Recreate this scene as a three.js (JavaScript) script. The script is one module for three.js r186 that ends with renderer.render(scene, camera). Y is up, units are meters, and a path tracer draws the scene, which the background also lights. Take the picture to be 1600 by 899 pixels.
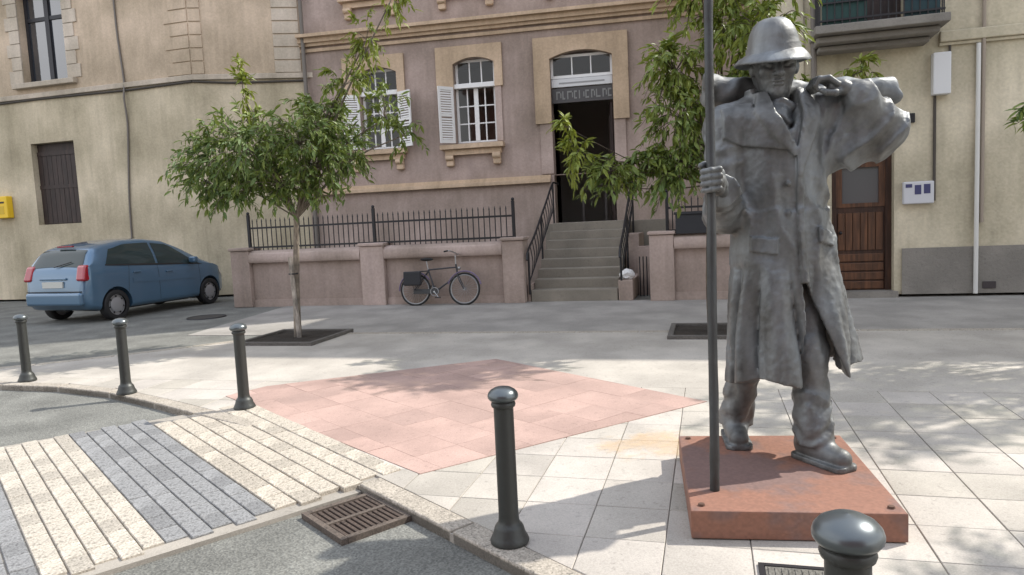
import * as THREE from 'three';
import { mergeGeometries, mergeVertices, toCreasedNormals } from 'three/addons/utils/BufferGeometryUtils.js';
import { RoundedBoxGeometry } from 'three/addons/geometries/RoundedBoxGeometry.js';
import { ImprovedNoise } from 'three/addons/math/ImprovedNoise.js';
import { Brush, Evaluator, SUBTRACTION } from 'three-bvh-csg';

// ---------- camera, sky, sun, exposure ----------
const scene = new THREE.Scene();
const renderer = new THREE.WebGLRenderer({ antialias: true });
renderer.toneMapping = THREE.LinearToneMapping;
renderer.toneMappingExposure = 2.05;
renderer.shadowMap.enabled = true;
renderer.setSize(1024, 575);
const camera = new THREE.PerspectiveCamera(2 * Math.atan(449.5 / 1120) * 180 / Math.PI, 1600 / 899, 0.1, 400);
camera.position.set(0, 1.6, 0);
camera.rotation.order = 'YXZ';
camera.rotation.set(-Math.atan(104.5 / 1120), 0, -2.7 * Math.PI / 180);
const SUN = new THREE.Vector3(0.94, 1.03, -0.34).normalize();
{
  const W = 512, H = 256, d = new Float32Array(W * H * 4), nz = new ImprovedNoise();
  for (let j = 0; j < H; j++) for (let i = 0; i < W; i++) {
    const el = ((j + 0.5) / H - 0.5) * Math.PI, az = ((i + 0.5) / W) * 2 * Math.PI;
    const dir = new THREE.Vector3(Math.cos(el) * Math.cos(az), Math.sin(el), Math.cos(el) * Math.sin(az));
    const up = Math.max(0, dir.y), k = Math.pow(1 - up, 2.2);
    let r = 0.54 + 0.42 * k, g = 0.61 + 0.33 * k, b = 0.76 + 0.13 * k;
    let c = 0, a = 1, f = 1.6;
    for (let o = 0; o < 4; o++) { c += a * nz.noise(dir.x / (up + 0.35) * f, dir.z / (up + 0.35) * f, 3.7 + o); a *= 0.5; f *= 2.1; }
    c = Math.min(1, Math.max(0, c * 1.3 + 0.12));
    r += (1.05 - r) * c * 0.7; g += (1.05 - g) * c * 0.7; b += (1.08 - b) * c * 0.7;
    const q = (j * W + i) * 4, s = dir.y < 0 ? 0.4 : 0.95;
    d[q] = r * s; d[q + 1] = g * s; d[q + 2] = b * s; d[q + 3] = 1;
  }
  const t = new THREE.DataTexture(d, W, H, THREE.RGBAFormat, THREE.FloatType);
  t.mapping = THREE.EquirectangularReflectionMapping; t.magFilter = THREE.LinearFilter; t.needsUpdate = true;
  scene.background = t; scene.environment = t;
}
const sun = new THREE.DirectionalLight(new THREE.Color(1, 0.955, 0.88), 2.9);
sun.position.copy(SUN).multiplyScalar(60).add(new THREE.Vector3(0, 0, -8)); sun.target.position.set(0, 0, -8);
sun.castShadow = true; sun.shadow.mapSize.set(4096, 4096); sun.shadow.radius = 1.3;
Object.assign(sun.shadow.camera, { left: -28, right: 28, top: 28, bottom: -28, near: 1, far: 140 });
scene.add(sun, sun.target);

// ---------- helpers ----------
let seed = 7;
const rnd = () => { seed = (seed + 0x6D2B79F5) | 0; let t = Math.imul(seed ^ (seed >>> 15), 1 | seed); t = (t + Math.imul(t ^ (t >>> 7), 61 | t)) ^ t; return ((t ^ (t >>> 14)) >>> 0) / 4294967296; };
const rr = (a, b) => a + (b - a) * rnd();
const NZ = new ImprovedNoise();
const V = (x, y, z) => new THREE.Vector3(x, y, z);
const clamp = (x, a, b) => Math.min(b, Math.max(a, x)), lerp = (a, b, t) => a + (b - a) * t, smooth = (a, b, x) => { const t = clamp((x - a) / (b - a), 0, 1); return t * t * (3 - 2 * t); };
const names = {};
function numbered(n) { names[n] = (names[n] ?? -1) + 1; return names[n] ? n + '_' + String(names[n]).padStart(3, '0') : n; }
function thing(name, label, category, pos = [0, 0, 0], turn = 0, group) {
  const o = new THREE.Group(); o.name = numbered(name); scene.add(o);
  o.position.set(...pos); o.rotation.y = turn; o.userData = { label, category };
  if (group) o.userData.group = group;
  return o;
}
function structure(name, parent = scene) { const o = new THREE.Group(); o.name = numbered(name); o.userData.kind = 'structure'; parent.add(o); return o; }
function prep(g) {
  let q = g.index ? g.toNonIndexed() : g;
  for (const k of Object.keys(q.attributes)) if (!['position', 'normal', 'uv'].includes(k)) q.deleteAttribute(k);
  if (!q.attributes.normal) q.computeVertexNormals();
  const p = q.attributes.position, n = q.attributes.normal, uv = new Float32Array(p.count * 2);
  for (let i = 0; i < p.count; i++) {
    const ax = Math.abs(n.getX(i)), ay = Math.abs(n.getY(i)), az = Math.abs(n.getZ(i));
    if (ay >= ax && ay >= az) { uv[2 * i] = p.getX(i); uv[2 * i + 1] = p.getZ(i); }
    else if (ax >= az) { uv[2 * i] = p.getZ(i); uv[2 * i + 1] = p.getY(i); }
    else { uv[2 * i] = p.getX(i); uv[2 * i + 1] = p.getY(i); }
  }
  q.setAttribute('uv', new THREE.BufferAttribute(uv, 2));
  return q;
}
function mesh(name, geos, mat, parent) {
  if (!Array.isArray(geos)) geos = [geos];
  const g = geos.length > 1 ? mergeGeometries(geos.map(prep)) : prep(geos[0]);
  const m = new THREE.Mesh(g, mat); m.name = parent ? name : numbered(name); m.castShadow = m.receiveShadow = true;
  (parent || scene).add(m); return m;
}
const box = (w, h, d, x = 0, y = 0, z = 0) => new THREE.BoxGeometry(w, h, d).translate(x, y, z);
const bx = (x0, x1, y0, y1, z0, z1) => box(x1 - x0, y1 - y0, z1 - z0, (x0 + x1) / 2, (y0 + y1) / 2, (z0 + z1) / 2);
const rb = (x0, x1, y0, y1, z0, z1, r = 0.02, s = 2) => new RoundedBoxGeometry(x1 - x0, y1 - y0, z1 - z0, s, r).translate((x0 + x1) / 2, (y0 + y1) / 2, (z0 + z1) / 2);
function tube(pts, r, seg = 8, n = 0) {
  const c = new THREE.CatmullRomCurve3(pts.map(p => p.isVector3 ? p : V(...p)), false, 'catmullrom', 0.3);
  return new THREE.TubeGeometry(c, n || Math.max(2, pts.length * 3), r, seg, false);
}
function rod(a, b, r0, r1 = r0, seg = 8) {
  a = a.isVector3 ? a : V(...a); b = b.isVector3 ? b : V(...b);
  const d = b.clone().sub(a), l = d.length();
  const g = new THREE.CylinderGeometry(r1, r0, l, seg).translate(0, l / 2, 0);
  return g.applyQuaternion(new THREE.Quaternion().setFromUnitVectors(V(0, 1, 0), d.normalize())).translate(a.x, a.y, a.z);
}
// tileable noise textures
function hash(x, y, s) { let h = Math.imul(x, 374761393) ^ Math.imul(y, 668265263) ^ Math.imul(s, 2246822519); h = Math.imul(h ^ (h >>> 13), 1274126177); return ((h ^ (h >>> 16)) >>> 0) / 4294967296; }
function vn(x, y, px, py, s) {
  const xi = Math.floor(x), yi = Math.floor(y), fx = x - xi, fy = y - yi, u = fx * fx * (3 - 2 * fx), v = fy * fy * (3 - 2 * fy);
  const m = (a, p) => ((a % p) + p) % p;
  const a = hash(m(xi, px), m(yi, py), s), b = hash(m(xi + 1, px), m(yi, py), s), c = hash(m(xi, px), m(yi + 1, py), s), d = hash(m(xi + 1, px), m(yi + 1, py), s);
  return a + (b - a) * u + (c - a) * v + (a - b - c + d) * u * v;
}
function fbm(u, v, fx, fy, oct, s, gain = 0.5) { let t = 0, a = 1, w = 0; for (let i = 0; i < oct; i++) { t += a * vn(u * fx, v * fy, fx, fy, s + i); w += a; a *= gain; fx *= 2; fy *= 2; } return t / w; }
function tex(n, metres, f, srgb = true) {
  const d = new Uint8Array(n * n * 4);
  for (let j = 0; j < n; j++) for (let i = 0; i < n; i++) {
    const c = f(i / n, j / n), q = (j * n + i) * 4;
    for (let k = 0; k < 3; k++) d[q + k] = clamp((Array.isArray(c) ? c[k] : c) * 255, 0, 255);
    d[q + 3] = 255;
  }
  const t = new THREE.DataTexture(d, n, n); t.wrapS = t.wrapT = THREE.RepeatWrapping; t.magFilter = THREE.LinearFilter; t.minFilter = THREE.LinearMipmapLinearFilter; t.generateMipmaps = true;
  t.repeat.set(1 / metres, 1 / metres); if (srgb) t.colorSpace = THREE.SRGBColorSpace; t.needsUpdate = true; return t;
}
const T = {};
T.plaster = tex(512, 4.1, (u, v) => { const a = fbm(u, v, 4, 4, 6, 1), b = fbm(u, v, 48, 6, 3, 20), c = fbm(u, v, 128, 128, 2, 31); const k = 0.80 + 0.30 * (a - 0.5) + 0.08 * (b - 0.5) + 0.08 * (c - 0.5); return [k * 1.01, k, k * (0.97 + 0.05 * a)]; });
T.plasterB = tex(512, 0.9, (u, v) => fbm(u, v, 24, 24, 5, 41), false);
T.conc = tex(512, 2.3, (u, v) => { const a = fbm(u, v, 5, 5, 6, 51), c = hash(Math.floor(u * 512), Math.floor(v * 512), 9), s = fbm(u, v, 90, 90, 2, 61); const k = 0.80 + 0.24 * (a - 0.5) + 0.10 * (c - 0.5) - (s > 0.78 ? 0.06 : 0); return [k * 1.01, k, k * 0.985]; });
T.asph = tex(512, 1.4, (u, v) => { const a = fbm(u, v, 4, 4, 5, 71), c = fbm(u, v, 170, 170, 2, 75); const k = 0.74 + 0.24 * (a - 0.5) + 0.36 * (c - 0.5); return [k, k * 1.0, k * 0.98]; });
T.asphB = tex(512, 1.4, (u, v) => fbm(u, v, 170, 170, 2, 75), false);
T.gran = tex(512, 0.8, (u, v) => { const a = fbm(u, v, 6, 6, 4, 81), c = fbm(u, v, 110, 110, 2, 85), e = fbm(u, v, 60, 60, 2, 88); const k = 0.8 + 0.14 * (a - 0.5) + 0.35 * (c - 0.5) - (e > 0.72 ? 0.17 : 0); return [k * 1.01, k * 0.99, k * 0.96]; });
T.rust = tex(512, 1.7, (u, v) => { const a = fbm(u, v, 4, 4, 6, 91), b = fbm(u, v, 14, 14, 5, 95), c = fbm(u, v, 120, 120, 2, 99); const m = smooth(0.42, 0.6, a * 0.6 + b * 0.4); const k = 0.9 + 0.14 * (c - 0.5); return [k * lerp(0.50, 0.58, m), k * lerp(0.395, 0.41, m), k * lerp(0.365, 0.335, m)]; });
T.wood = tex(512, 1.0, (u, v) => { const w = fbm(u, v, 40, 3, 5, 111), a = fbm(u, v, 5, 5, 4, 115); const k = 0.7 + 0.5 * (w - 0.5) + 0.2 * (a - 0.5); return [k, k * 0.95, k * 0.9]; });
T.bark = tex(256, 0.5, (u, v) => { const w = fbm(u, v, 14, 5, 5, 121); const k = 0.7 + 0.6 * (w - 0.5); return [k, k * 0.96, k * 0.92]; });
const lin = (r, g, b) => new THREE.Color().setRGB(r, g, b);
const mat = (r, g, b, o = {}) => new THREE.MeshStandardMaterial({ color: lin(r, g, b), roughness: 0.85, ...o });
const pl = (r, g, b) => mat(r, g, b, { map: T.plaster, bumpMap: T.plasterB, bumpScale: 0.004, roughness: 0.92 });
const M = {
  mauve: pl(0.51, 0.405, 0.345), mauveLow: pl(0.57, 0.455, 0.39), ochre: pl(0.76, 0.58, 0.40), tan: pl(0.74, 0.60, 0.435), olive: pl(0.73, 0.64, 0.455), tanTrim: pl(0.74, 0.65, 0.52),
  cream: pl(0.76, 0.69, 0.51), dado: mat(0.34, 0.32, 0.29, { map: T.conc, bumpMap: T.plasterB, bumpScale: 0.006 }), brick: pl(0.32, 0.10, 0.07),
  whiteP: mat(0.75, 0.74, 0.72, { roughness: 0.5 }), whiteBox: mat(0.62, 0.62, 0.62, { roughness: 0.5 }), iron: mat(0.022, 0.021, 0.023, { roughness: 0.5, metalness: 0.3 }),
  bollard: mat(0.048, 0.05, 0.046, { roughness: 0.46, metalness: 0.35, bumpMap: T.plasterB, bumpScale: 0.0016 }), cap: mat(0.12, 0.135, 0.14, { roughness: 0.3, metalness: 0.6 }),
  glass: new THREE.MeshPhysicalMaterial({ color: lin(0.75, 0.8, 0.8), roughness: 0.03, transmission: 1, thickness: 0, ior: 1.5 }),
  dark: mat(0.05, 0.04, 0.04), room: mat(0.42, 0.39, 0.35), brown: mat(0.075, 0.05, 0.046, { map: T.wood, roughness: 0.6 }), door: mat(0.21, 0.098, 0.048, { map: T.wood, roughness: 0.5 }), doorDark: mat(0.10, 0.045, 0.025, { map: T.wood, roughness: 0.55 }),
  pipe: mat(0.16, 0.14, 0.12, { roughness: 0.6 }), cable: mat(0.07, 0.06, 0.05), whitePipe: mat(0.6, 0.59, 0.56, { roughness: 0.55 }),
  street: mat(0.30, 0.298, 0.277, { map: T.asph, bumpMap: T.asphB, bumpScale: 0.006, roughness: 0.93 }),
  paving: mat(0.63, 0.59, 0.53, { map: T.conc, roughness: 0.9 }), joint: mat(0.50, 0.465, 0.41, { map: T.conc }), red: mat(0.61, 0.42, 0.365, { map: T.conc, roughness: 0.9 }),
  kerb: mat(0.55, 0.51, 0.45, { map: T.gran, roughness: 0.88 }), step: mat(0.36, 0.325, 0.27, { map: T.conc }), rust: mat(1, 1, 1, { map: T.rust, bumpMap: T.plasterB, bumpScale: 0.003, roughness: 0.78 }),
  soil: mat(0.06, 0.045, 0.032, { map: T.asph, bumpMap: T.asphB, bumpScale: 0.03 }), yellow: mat(0.8, 0.52, 0.02, { roughness: 0.5 }),
};
// world point from (right, forward)
const P = (x, d, y = 0) => V(x, y, -d);
// ---------- ground ----------
// kerb frame: a runs along the kerb, b away from the carriageway
const AX = 0.645, AD = -0.764, ab = (a, b) => [a * AX + b * -AD, a * AD + b * AX];
const TH = 15.5 * Math.PI / 180, FU = [Math.cos(TH), -Math.sin(TH)], FW = [-Math.sin(TH), -Math.cos(TH)];
const fw = (s, w) => [s * FU[0] + w * FW[0], 14.35 + s * FU[1] + w * FW[1]];      // front-line frame: s along the street front, w towards the square
const plaza = [[-7.9, 8.85], [-5.91, 8.1], [-5.09, 7.84], [-4.28, 7.41], [-3.53, 6.85], [-2.95, 6.38]];
for (const a of [-5.9, -4, -2, 0, 3]) plaza.push(ab(a, 2.04));
plaza.push([8, -6], [20, -2], [20, 5], [10.5, 7.5], [6.22, 8.64], [1.74, 9.82], [-2.49, 10.94], [-3.3, 11.15], [-3.95, 10.85], [-4.72, 10.35], [-5.55, 9.85], [-6.37, 9.45]);
function clipPoly(poly, nx, nd, c) {   // keep nx*x + nd*d >= c
  const out = [];
  for (let i = 0; i < poly.length; i++) {
    const p = poly[i], q = poly[(i + 1) % poly.length], dp = nx * p[0] + nd * p[1] - c, dq = nx * q[0] + nd * q[1] - c;
    if (dp >= 0) out.push(p);
    if (dp * dq < 0) { const t = dp / (dp - dq); out.push([p[0] + (q[0] - p[0]) * t, p[1] + (q[1] - p[1]) * t]); }
  }
  return out;
}
function sheet(poly, y0, y1) {
  const s = new THREE.Shape(poly.map(p => new THREE.Vector2(p[0], p[1])));
  return new THREE.ExtrudeGeometry(s, { depth: y1 - y0, bevelEnabled: false }).rotateX(-Math.PI / 2).translate(0, y0, 0);
}
{
  const g = mesh('street', new THREE.PlaneGeometry(160, 160).rotateX(-Math.PI / 2).translate(0, -0.06, 0), M.street); g.userData.kind = 'structure';
  const pv = mesh('pavement', sheet([fw(-5.2, 0.1), fw(-4.6, 3.86), fw(18, 3.86), fw(18, -0.2), fw(-5.2, -0.2)], -0.2, -0.05), mat(0.46, 0.44, 0.41, { map: T.conc, bumpMap: T.plasterB, bumpScale: 0.004 })); pv.userData.kind = 'structure';
  const sq = structure('plaza');
  mesh('bed', sheet(plaza, -0.3, -0.012), M.joint, sq);
  const c0 = -13.83; // offset of the front line along FW: w = FW.(p) - FW.(P0)
  const wOf = FW[1] * 14.35;
  const far = clipPoly(plaza, -FW[0], -FW[1], -(wOf + 7.2)), near = clipPoly(plaza, FW[0], FW[1], wOf + 11.6);
  mesh('paving', sheet(far, -0.011, 0), M.paving, sq);
  mesh('paving', sheet(near, -0.011, 0), M.paving, sq);
  // slabs one can tell apart
  const tones = [0, 1, 2, 3, 4].map(i => { const m = M.paving.clone(); m.map = T.conc.clone(); m.map.offset.set(i * 0.37, i * 0.61); m.color.setRGB(0.63 + (i - 2) * 0.02, 0.59 + (i - 2) * 0.018, 0.53 + (i - 2) * 0.021); return m; });
  const redq = [ab(-3.85, 2.4), ab(-3.5, 5.05), ab(-6.45, 5.15), ab(-7.3, 2.75), ab(-7.2, 2.3)];
  const inside = (p, poly) => { let c = false; for (let i = 0, j = poly.length - 1; i < poly.length; j = i++) { const a = poly[i], b = poly[j]; if ((a[1] > p[1]) !== (b[1] > p[1]) && p[0] < (b[0] - a[0]) * (p[1] - a[1]) / (b[1] - a[1]) + a[0]) c = !c; } return c; };
  const S = 0.4, hid = [];
  for (let i = -16; i < 20; i++) for (let j = 0; j < 11; j++) {
    const s0 = i * S, w0 = 7.2 + j * S; let q = [fw(s0, w0), fw(s0, w0 + S), fw(s0 + S, w0 + S), fw(s0 + S, w0)];
    if (q.every(p => inside(p, redq))) continue;
    { // trim the slab to the kerb stone it meets
      const m = fw(s0 + S / 2, w0 + S / 2); let best = 9, e = null;
      for (let k = 0; k < 10; k++) { const a = plaza[k], c = plaza[k + 1], L = Math.hypot(c[0] - a[0], c[1] - a[1]), t = clamp(((m[0] - a[0]) * (c[0] - a[0]) + (m[1] - a[1]) * (c[1] - a[1])) / (L * L), 0, 1), dd = Math.hypot(m[0] - lerp(a[0], c[0], t), m[1] - lerp(a[1], c[1], t)); if (dd < best) { best = dd; e = [-(c[1] - a[1]) / L, (c[0] - a[0]) / L, a]; } }
      if (best < 0.6) q = clipPoly(q, e[0], e[1], e[0] * e[2][0] + e[1] * e[2][1] + 0.155);
    }
    if (q.length < 3) continue;
    const cx = q.reduce((a, p) => a + p[0], 0) / q.length, cd = q.reduce((a, p) => a + p[1], 0) / q.length;
    if (!inside([cx, cd], plaza)) continue;
    if (cd < 2.5 || Math.abs(cx) > cd * 0.78 + 0.3) { hid.push(sheet(q, -0.011, 0)); continue; }
    // prism with a chamfered edge
    const ins = (k) => q.map(p => { const l = Math.hypot(p[0] - cx, p[1] - cd); return [p[0] + (cx - p[0]) * k / l, p[1] + (cd - p[1]) * k / l]; });
    const h = rr(-0.0012, 0.0012), A = ins(0.003), B = ins(0.007), pos = [], tri = (a, b, c) => pos.push(...a, ...b, ...c), P3 = (p, y) => [p[0], y, -p[1]], n = q.length;
    for (let k = 0; k < n; k++) { const l = (k + 1) % n, a0 = P3(A[k], -0.02), b0 = P3(A[l], -0.02), a1 = P3(A[k], h - 0.004), b1 = P3(A[l], h - 0.004), a2 = P3(B[k], h), b2 = P3(B[l], h); tri(a0, b0, b1); tri(a0, b1, a1); tri(a1, b1, b2); tri(a1, b2, a2); if (k > 0 && k < n - 1) tri(P3(B[0], h), a2, b2); }
    let gg = new THREE.BufferGeometry(); gg.setAttribute('position', new THREE.Float32BufferAttribute(pos, 3)); gg.computeVertexNormals();
    mesh('slab', gg, tones[Math.floor(rnd() * 5)], sq);
  }
  mesh('paving', hid, M.paving, sq);
  mesh('red_paving', sheet(redq, -0.01, 0.0025), M.red, sq);
  const redTones = [0, 1, 2, 3].map(i => { const m = M.red.clone(); m.map = T.conc.clone(); m.map.offset.set(i * 0.31, i * 0.57); m.color.setRGB(0.605 + (i - 1.5) * 0.006, 0.425 + (i - 1.5) * 0.006, 0.37 + (i - 1.5) * 0.006); return m; });
  const rc = [redq.reduce((a, p) => a + p[0], 0) / redq.length, redq.reduce((a, p) => a + p[1], 0) / redq.length];
  for (let i = 0; i < 11; i++) for (let j = 0; j < 9; j++) {
    let q = [[0, 0], [0.36, 0], [0.36, 0.36], [0, 0.36]].map(([u, v]) => ab(-7.4 + i * 0.36 + u, 2.2 + j * 0.36 + v));
    for (let k = 0; k < redq.length; k++) { const a = redq[k], c = redq[(k + 1) % redq.length]; let nx = -(c[1] - a[1]), nd = c[0] - a[0]; if (nx * (rc[0] - a[0]) + nd * (rc[1] - a[1]) < 0) { nx = -nx; nd = -nd; } q = clipPoly(q, nx, nd, nx * a[0] + nd * a[1]); if (q.length < 3) break; }
    if (q.length < 3) continue; const cx = q.reduce((a, p) => a + p[0], 0) / q.length, cd = q.reduce((a, p) => a + p[1], 0) / q.length;
    if (q.some(p => Math.hypot(p[0] - cx, p[1] - cd) < 0.02)) continue;
    const s3 = sheet(q.map(p => { const l = Math.hypot(p[0] - cx, p[1] - cd); return [p[0] + (cx - p[0]) * 0.0016 / l, p[1] + (cd - p[1]) * 0.0016 / l]; }), -0.005, 0.005 + rr(-0.0008, 0.0008)); mesh('red_slab', s3, redTones[Math.floor(rnd() * 4)], sq);
  }
  // kerb stones along the edge
  const path = [], edge = plaza.slice(0, 11).concat([]), back = plaza.slice(14).concat([plaza[0]]);
  for (const [line, side] of [[edge, 1], [back, 1]]) {
    const pts = []; for (let i = 0; i + 1 < line.length; i++) { const L = Math.hypot(line[i + 1][0] - line[i][0], line[i + 1][1] - line[i][1]), n = Math.max(1, Math.round(L / 0.85)); for (let k = 0; k < n; k++) pts.push([lerp(line[i][0], line[i + 1][0], k / n), lerp(line[i][1], line[i + 1][1], k / n)]); } pts.push(line[line.length - 1]);
    for (let i = 0; i + 1 < pts.length; i++) {
      const a = pts[i], b = pts[i + 1], L = Math.hypot(b[0] - a[0], b[1] - a[1]), an = Math.atan2(b[1] - a[1], b[0] - a[0]);
      if (a[1] < 1 && line === edge) continue;
      const aa = a[0] * AX + a[1] * AD, drop = line === edge && aa > -6.75 && aa < -4.2 ? 0.035 : 0;
      const k = mesh('kerb_stone', new RoundedBoxGeometry(L - 0.012, 0.2, 0.15, 1, 0.012), M.kerb, sq);
      k.position.set((a[0] + b[0]) / 2 - Math.sin(an) * 0.075, -0.095 - drop, -(a[1] + b[1]) / 2 - Math.cos(an) * 0.075); k.rotation.y = an;
    }
  }
  // crossing of small pavers
  const cr = structure('crossing');
  const paverMats = (r, g, b) => [0, 1, 2, 3].map(i => { const m = mat(r * (0.9 + 0.07 * i), g * (0.9 + 0.07 * i), b * (0.9 + 0.07 * i), { map: T.gran.clone(), bumpMap: T.plasterB, bumpScale: 0.003 }); m.map.offset.set(i * 0.27, i * 0.41); return m; });
  const W = paverMats(0.63, 0.595, 0.53), B = paverMats(0.325, 0.34, 0.36), C = paverMats(0.64, 0.595, 0.52);
  const pg = (w, l) => { const x = w / 2 - 0.004, z = l / 2 - 0.0035, i = 0.004, pos = [], t = (a, b, c) => pos.push(...a, ...b, ...c); const R = (k, y) => [[-x + k, y, -z + k], [-x + k, y, z - k], [x - k, y, z - k], [x - k, y, -z + k]]; const r0 = R(0, -0.05), r1 = R(0, -0.004), r2 = R(i, 0); for (let k = 0; k < 4; k++) { const l = (k + 1) % 4; t(r0[k], r0[l], r1[l]); t(r0[k], r1[l], r1[k]); t(r1[k], r1[l], r2[l]); t(r1[k], r2[l], r2[k]); } t(r2[0], r2[1], r2[2]); t(r2[0], r2[2], r2[3]); const g = new THREE.BufferGeometry(); g.setAttribute('position', new THREE.Float32BufferAttribute(pos, 3)); g.computeVertexNormals(); return prep(g); };
  const turnA = Math.atan2(-AX, AD) ;
  function stripe(b0, b1, rows, a0, a1, len, mats, h0, h1, tilt = 0) {
    const w = (b1 - b0) / rows, g = pg(w, len), n = Math.round((a1 - a0) / len);
    for (let i = 0; i < rows; i++) for (let k = 0; k < n; k++) {
      const bb = b0 + (i + 0.5) * w, aa = a0 + (k + 0.5 + ((i % 2) ? 0.25 : 0)) * len; const [x, d] = ab(aa, bb);
      const m = new THREE.Mesh(g, mats[Math.floor(rnd() * 4)]); m.name = 'paver'; m.castShadow = m.receiveShadow = true; cr.add(m);
      m.position.set(x, lerp(h0, h1, (i + 0.5) / rows) + rr(-0.002, 0.002), -d); m.rotation.order = 'YXZ'; m.rotation.set(rr(-0.006, 0.006), Math.atan2(AX, -AD), tilt + rr(-0.006, 0.006));
    }
  }
  mesh('bed', sheet([ab(-7.15, -0.3), ab(-3.95, -0.3), ab(-3.95, 2.03), ab(-6.9, 2.03)], -0.2, -0.034), M.joint, cr);
  stripe(-0.22, 0.36, 5, -7.0, -4.06, 0.21, B, -0.022, -0.022);
  stripe(0.36, 0.92, 5, -7.0, -4.06, 0.21, W, -0.02, -0.02);
  stripe(0.92, 1.52, 5, -7.0, -4.06, 0.21, B, -0.022, -0.022);
  stripe(1.52, 2.36, 6, -6.75, -4.06, 0.207, C, -0.02, 0.014, 0.04);
  // drain grate beside the kerb
  const [gx, gd] = ab(-3.64, 1.83), gr = thing('drain_grate', 'rusty brown iron drain grate in the gutter beside the kerb', 'drain grate', [gx, -0.055, -gd], Math.atan2(AX, -AD)); gr.scale.set(0.92, 1, 0.9);
  mesh('sump', bx(-0.22, 0.22, -0.08, -0.004, -0.27, 0.27), M.dark, gr);
  for (const [x0, x1, z0, z1] of [[-0.24, -0.2, -0.28, 0.28], [0.2, 0.24, -0.28, 0.28], [-0.2, 0.2, -0.28, -0.24], [-0.2, 0.2, 0.24, 0.28], [-0.2, 0.2, -0.015, 0.015]]) mesh('frame', rb(x0, x1, -0.04, 0.03, z0, z1, 0.004, 1), mat(0.16, 0.13, 0.11, { map: T.gran, roughness: 0.75 }), gr);
  const ironR = mat(0.10, 0.072, 0.058, { roughness: 0.8, map: T.gran });
  for (let i = 0; i < 11; i++) mesh('bar', rb(-0.19 + i * 0.0366, -0.166 + i * 0.0366, -0.03, 0.022, -0.236, 0.236, 0.004, 1), ironR, gr);
  // covers
  const mc = thing('manhole_cover', 'round dark iron manhole cover in the street beside the blue car', 'manhole cover', [-6.2, -0.057, -14.4]);
  mesh('rim', new THREE.TorusGeometry(0.36, 0.02, 6, 40).rotateX(Math.PI / 2), M.iron, mc); mesh('lid', new THREE.CylinderGeometry(0.345, 0.345, 0.02, 40), mat(0.07, 0.065, 0.06, { map: T.gran }), mc);
  const ac = thing('access_cover', 'small square metal access cover set in pale slabs beside the rusty plate', 'access cover', [1.17, 0.003, -2.93], -TH);
  const acm = mat(0.3, 0.3, 0.28, { metalness: 0.4, roughness: 0.5, map: T.gran });
  for (const [x0, x1, z0, z1] of [[-0.16, -0.135, -0.14, 0.14], [0.135, 0.16, -0.14, 0.14], [-0.135, 0.135, -0.14, -0.115], [-0.135, 0.135, 0.115, 0.14]]) mesh('frame', bx(x0, x1, -0.01, 0.008, z0, z1), M.iron, ac);
  mesh('lid', bx(-0.132, 0.132, -0.01, 0.005, -0.112, 0.112), acm, ac);
  for (let i = 0; i < 9; i++) mesh('rib', bx(-0.12 + i * 0.028, -0.108 + i * 0.028, 0.004, 0.009, -0.1, 0.1), acm, ac);
}
// ---------- buildings ----------
function wallGeo(x0, x1, y0, y1, holes, thick) {   // front face at z = 0, thickness backwards
  const s = new THREE.Shape([[x0, y0], [x1, y0], [x1, y1], [x0, y1]].map(p => new THREE.Vector2(...p)));
  for (const h of holes) {
    const p = new THREE.Path(); const [a, b, c, d, arch = 0] = h;
    p.moveTo(a, c); p.lineTo(b, c); p.lineTo(b, d - arch);
    if (arch) for (let i = 1; i <= 12; i++) { const t = i / 12; p.lineTo(lerp(b, a, t), d - arch + arch * 4 * t * (1 - t)); } else p.lineTo(a, d);
    p.lineTo(a, c); s.holes.push(p);
  }
  return new THREE.ExtrudeGeometry(s, { depth: thick, bevelEnabled: false }).translate(0, 0, -thick);
}
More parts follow.
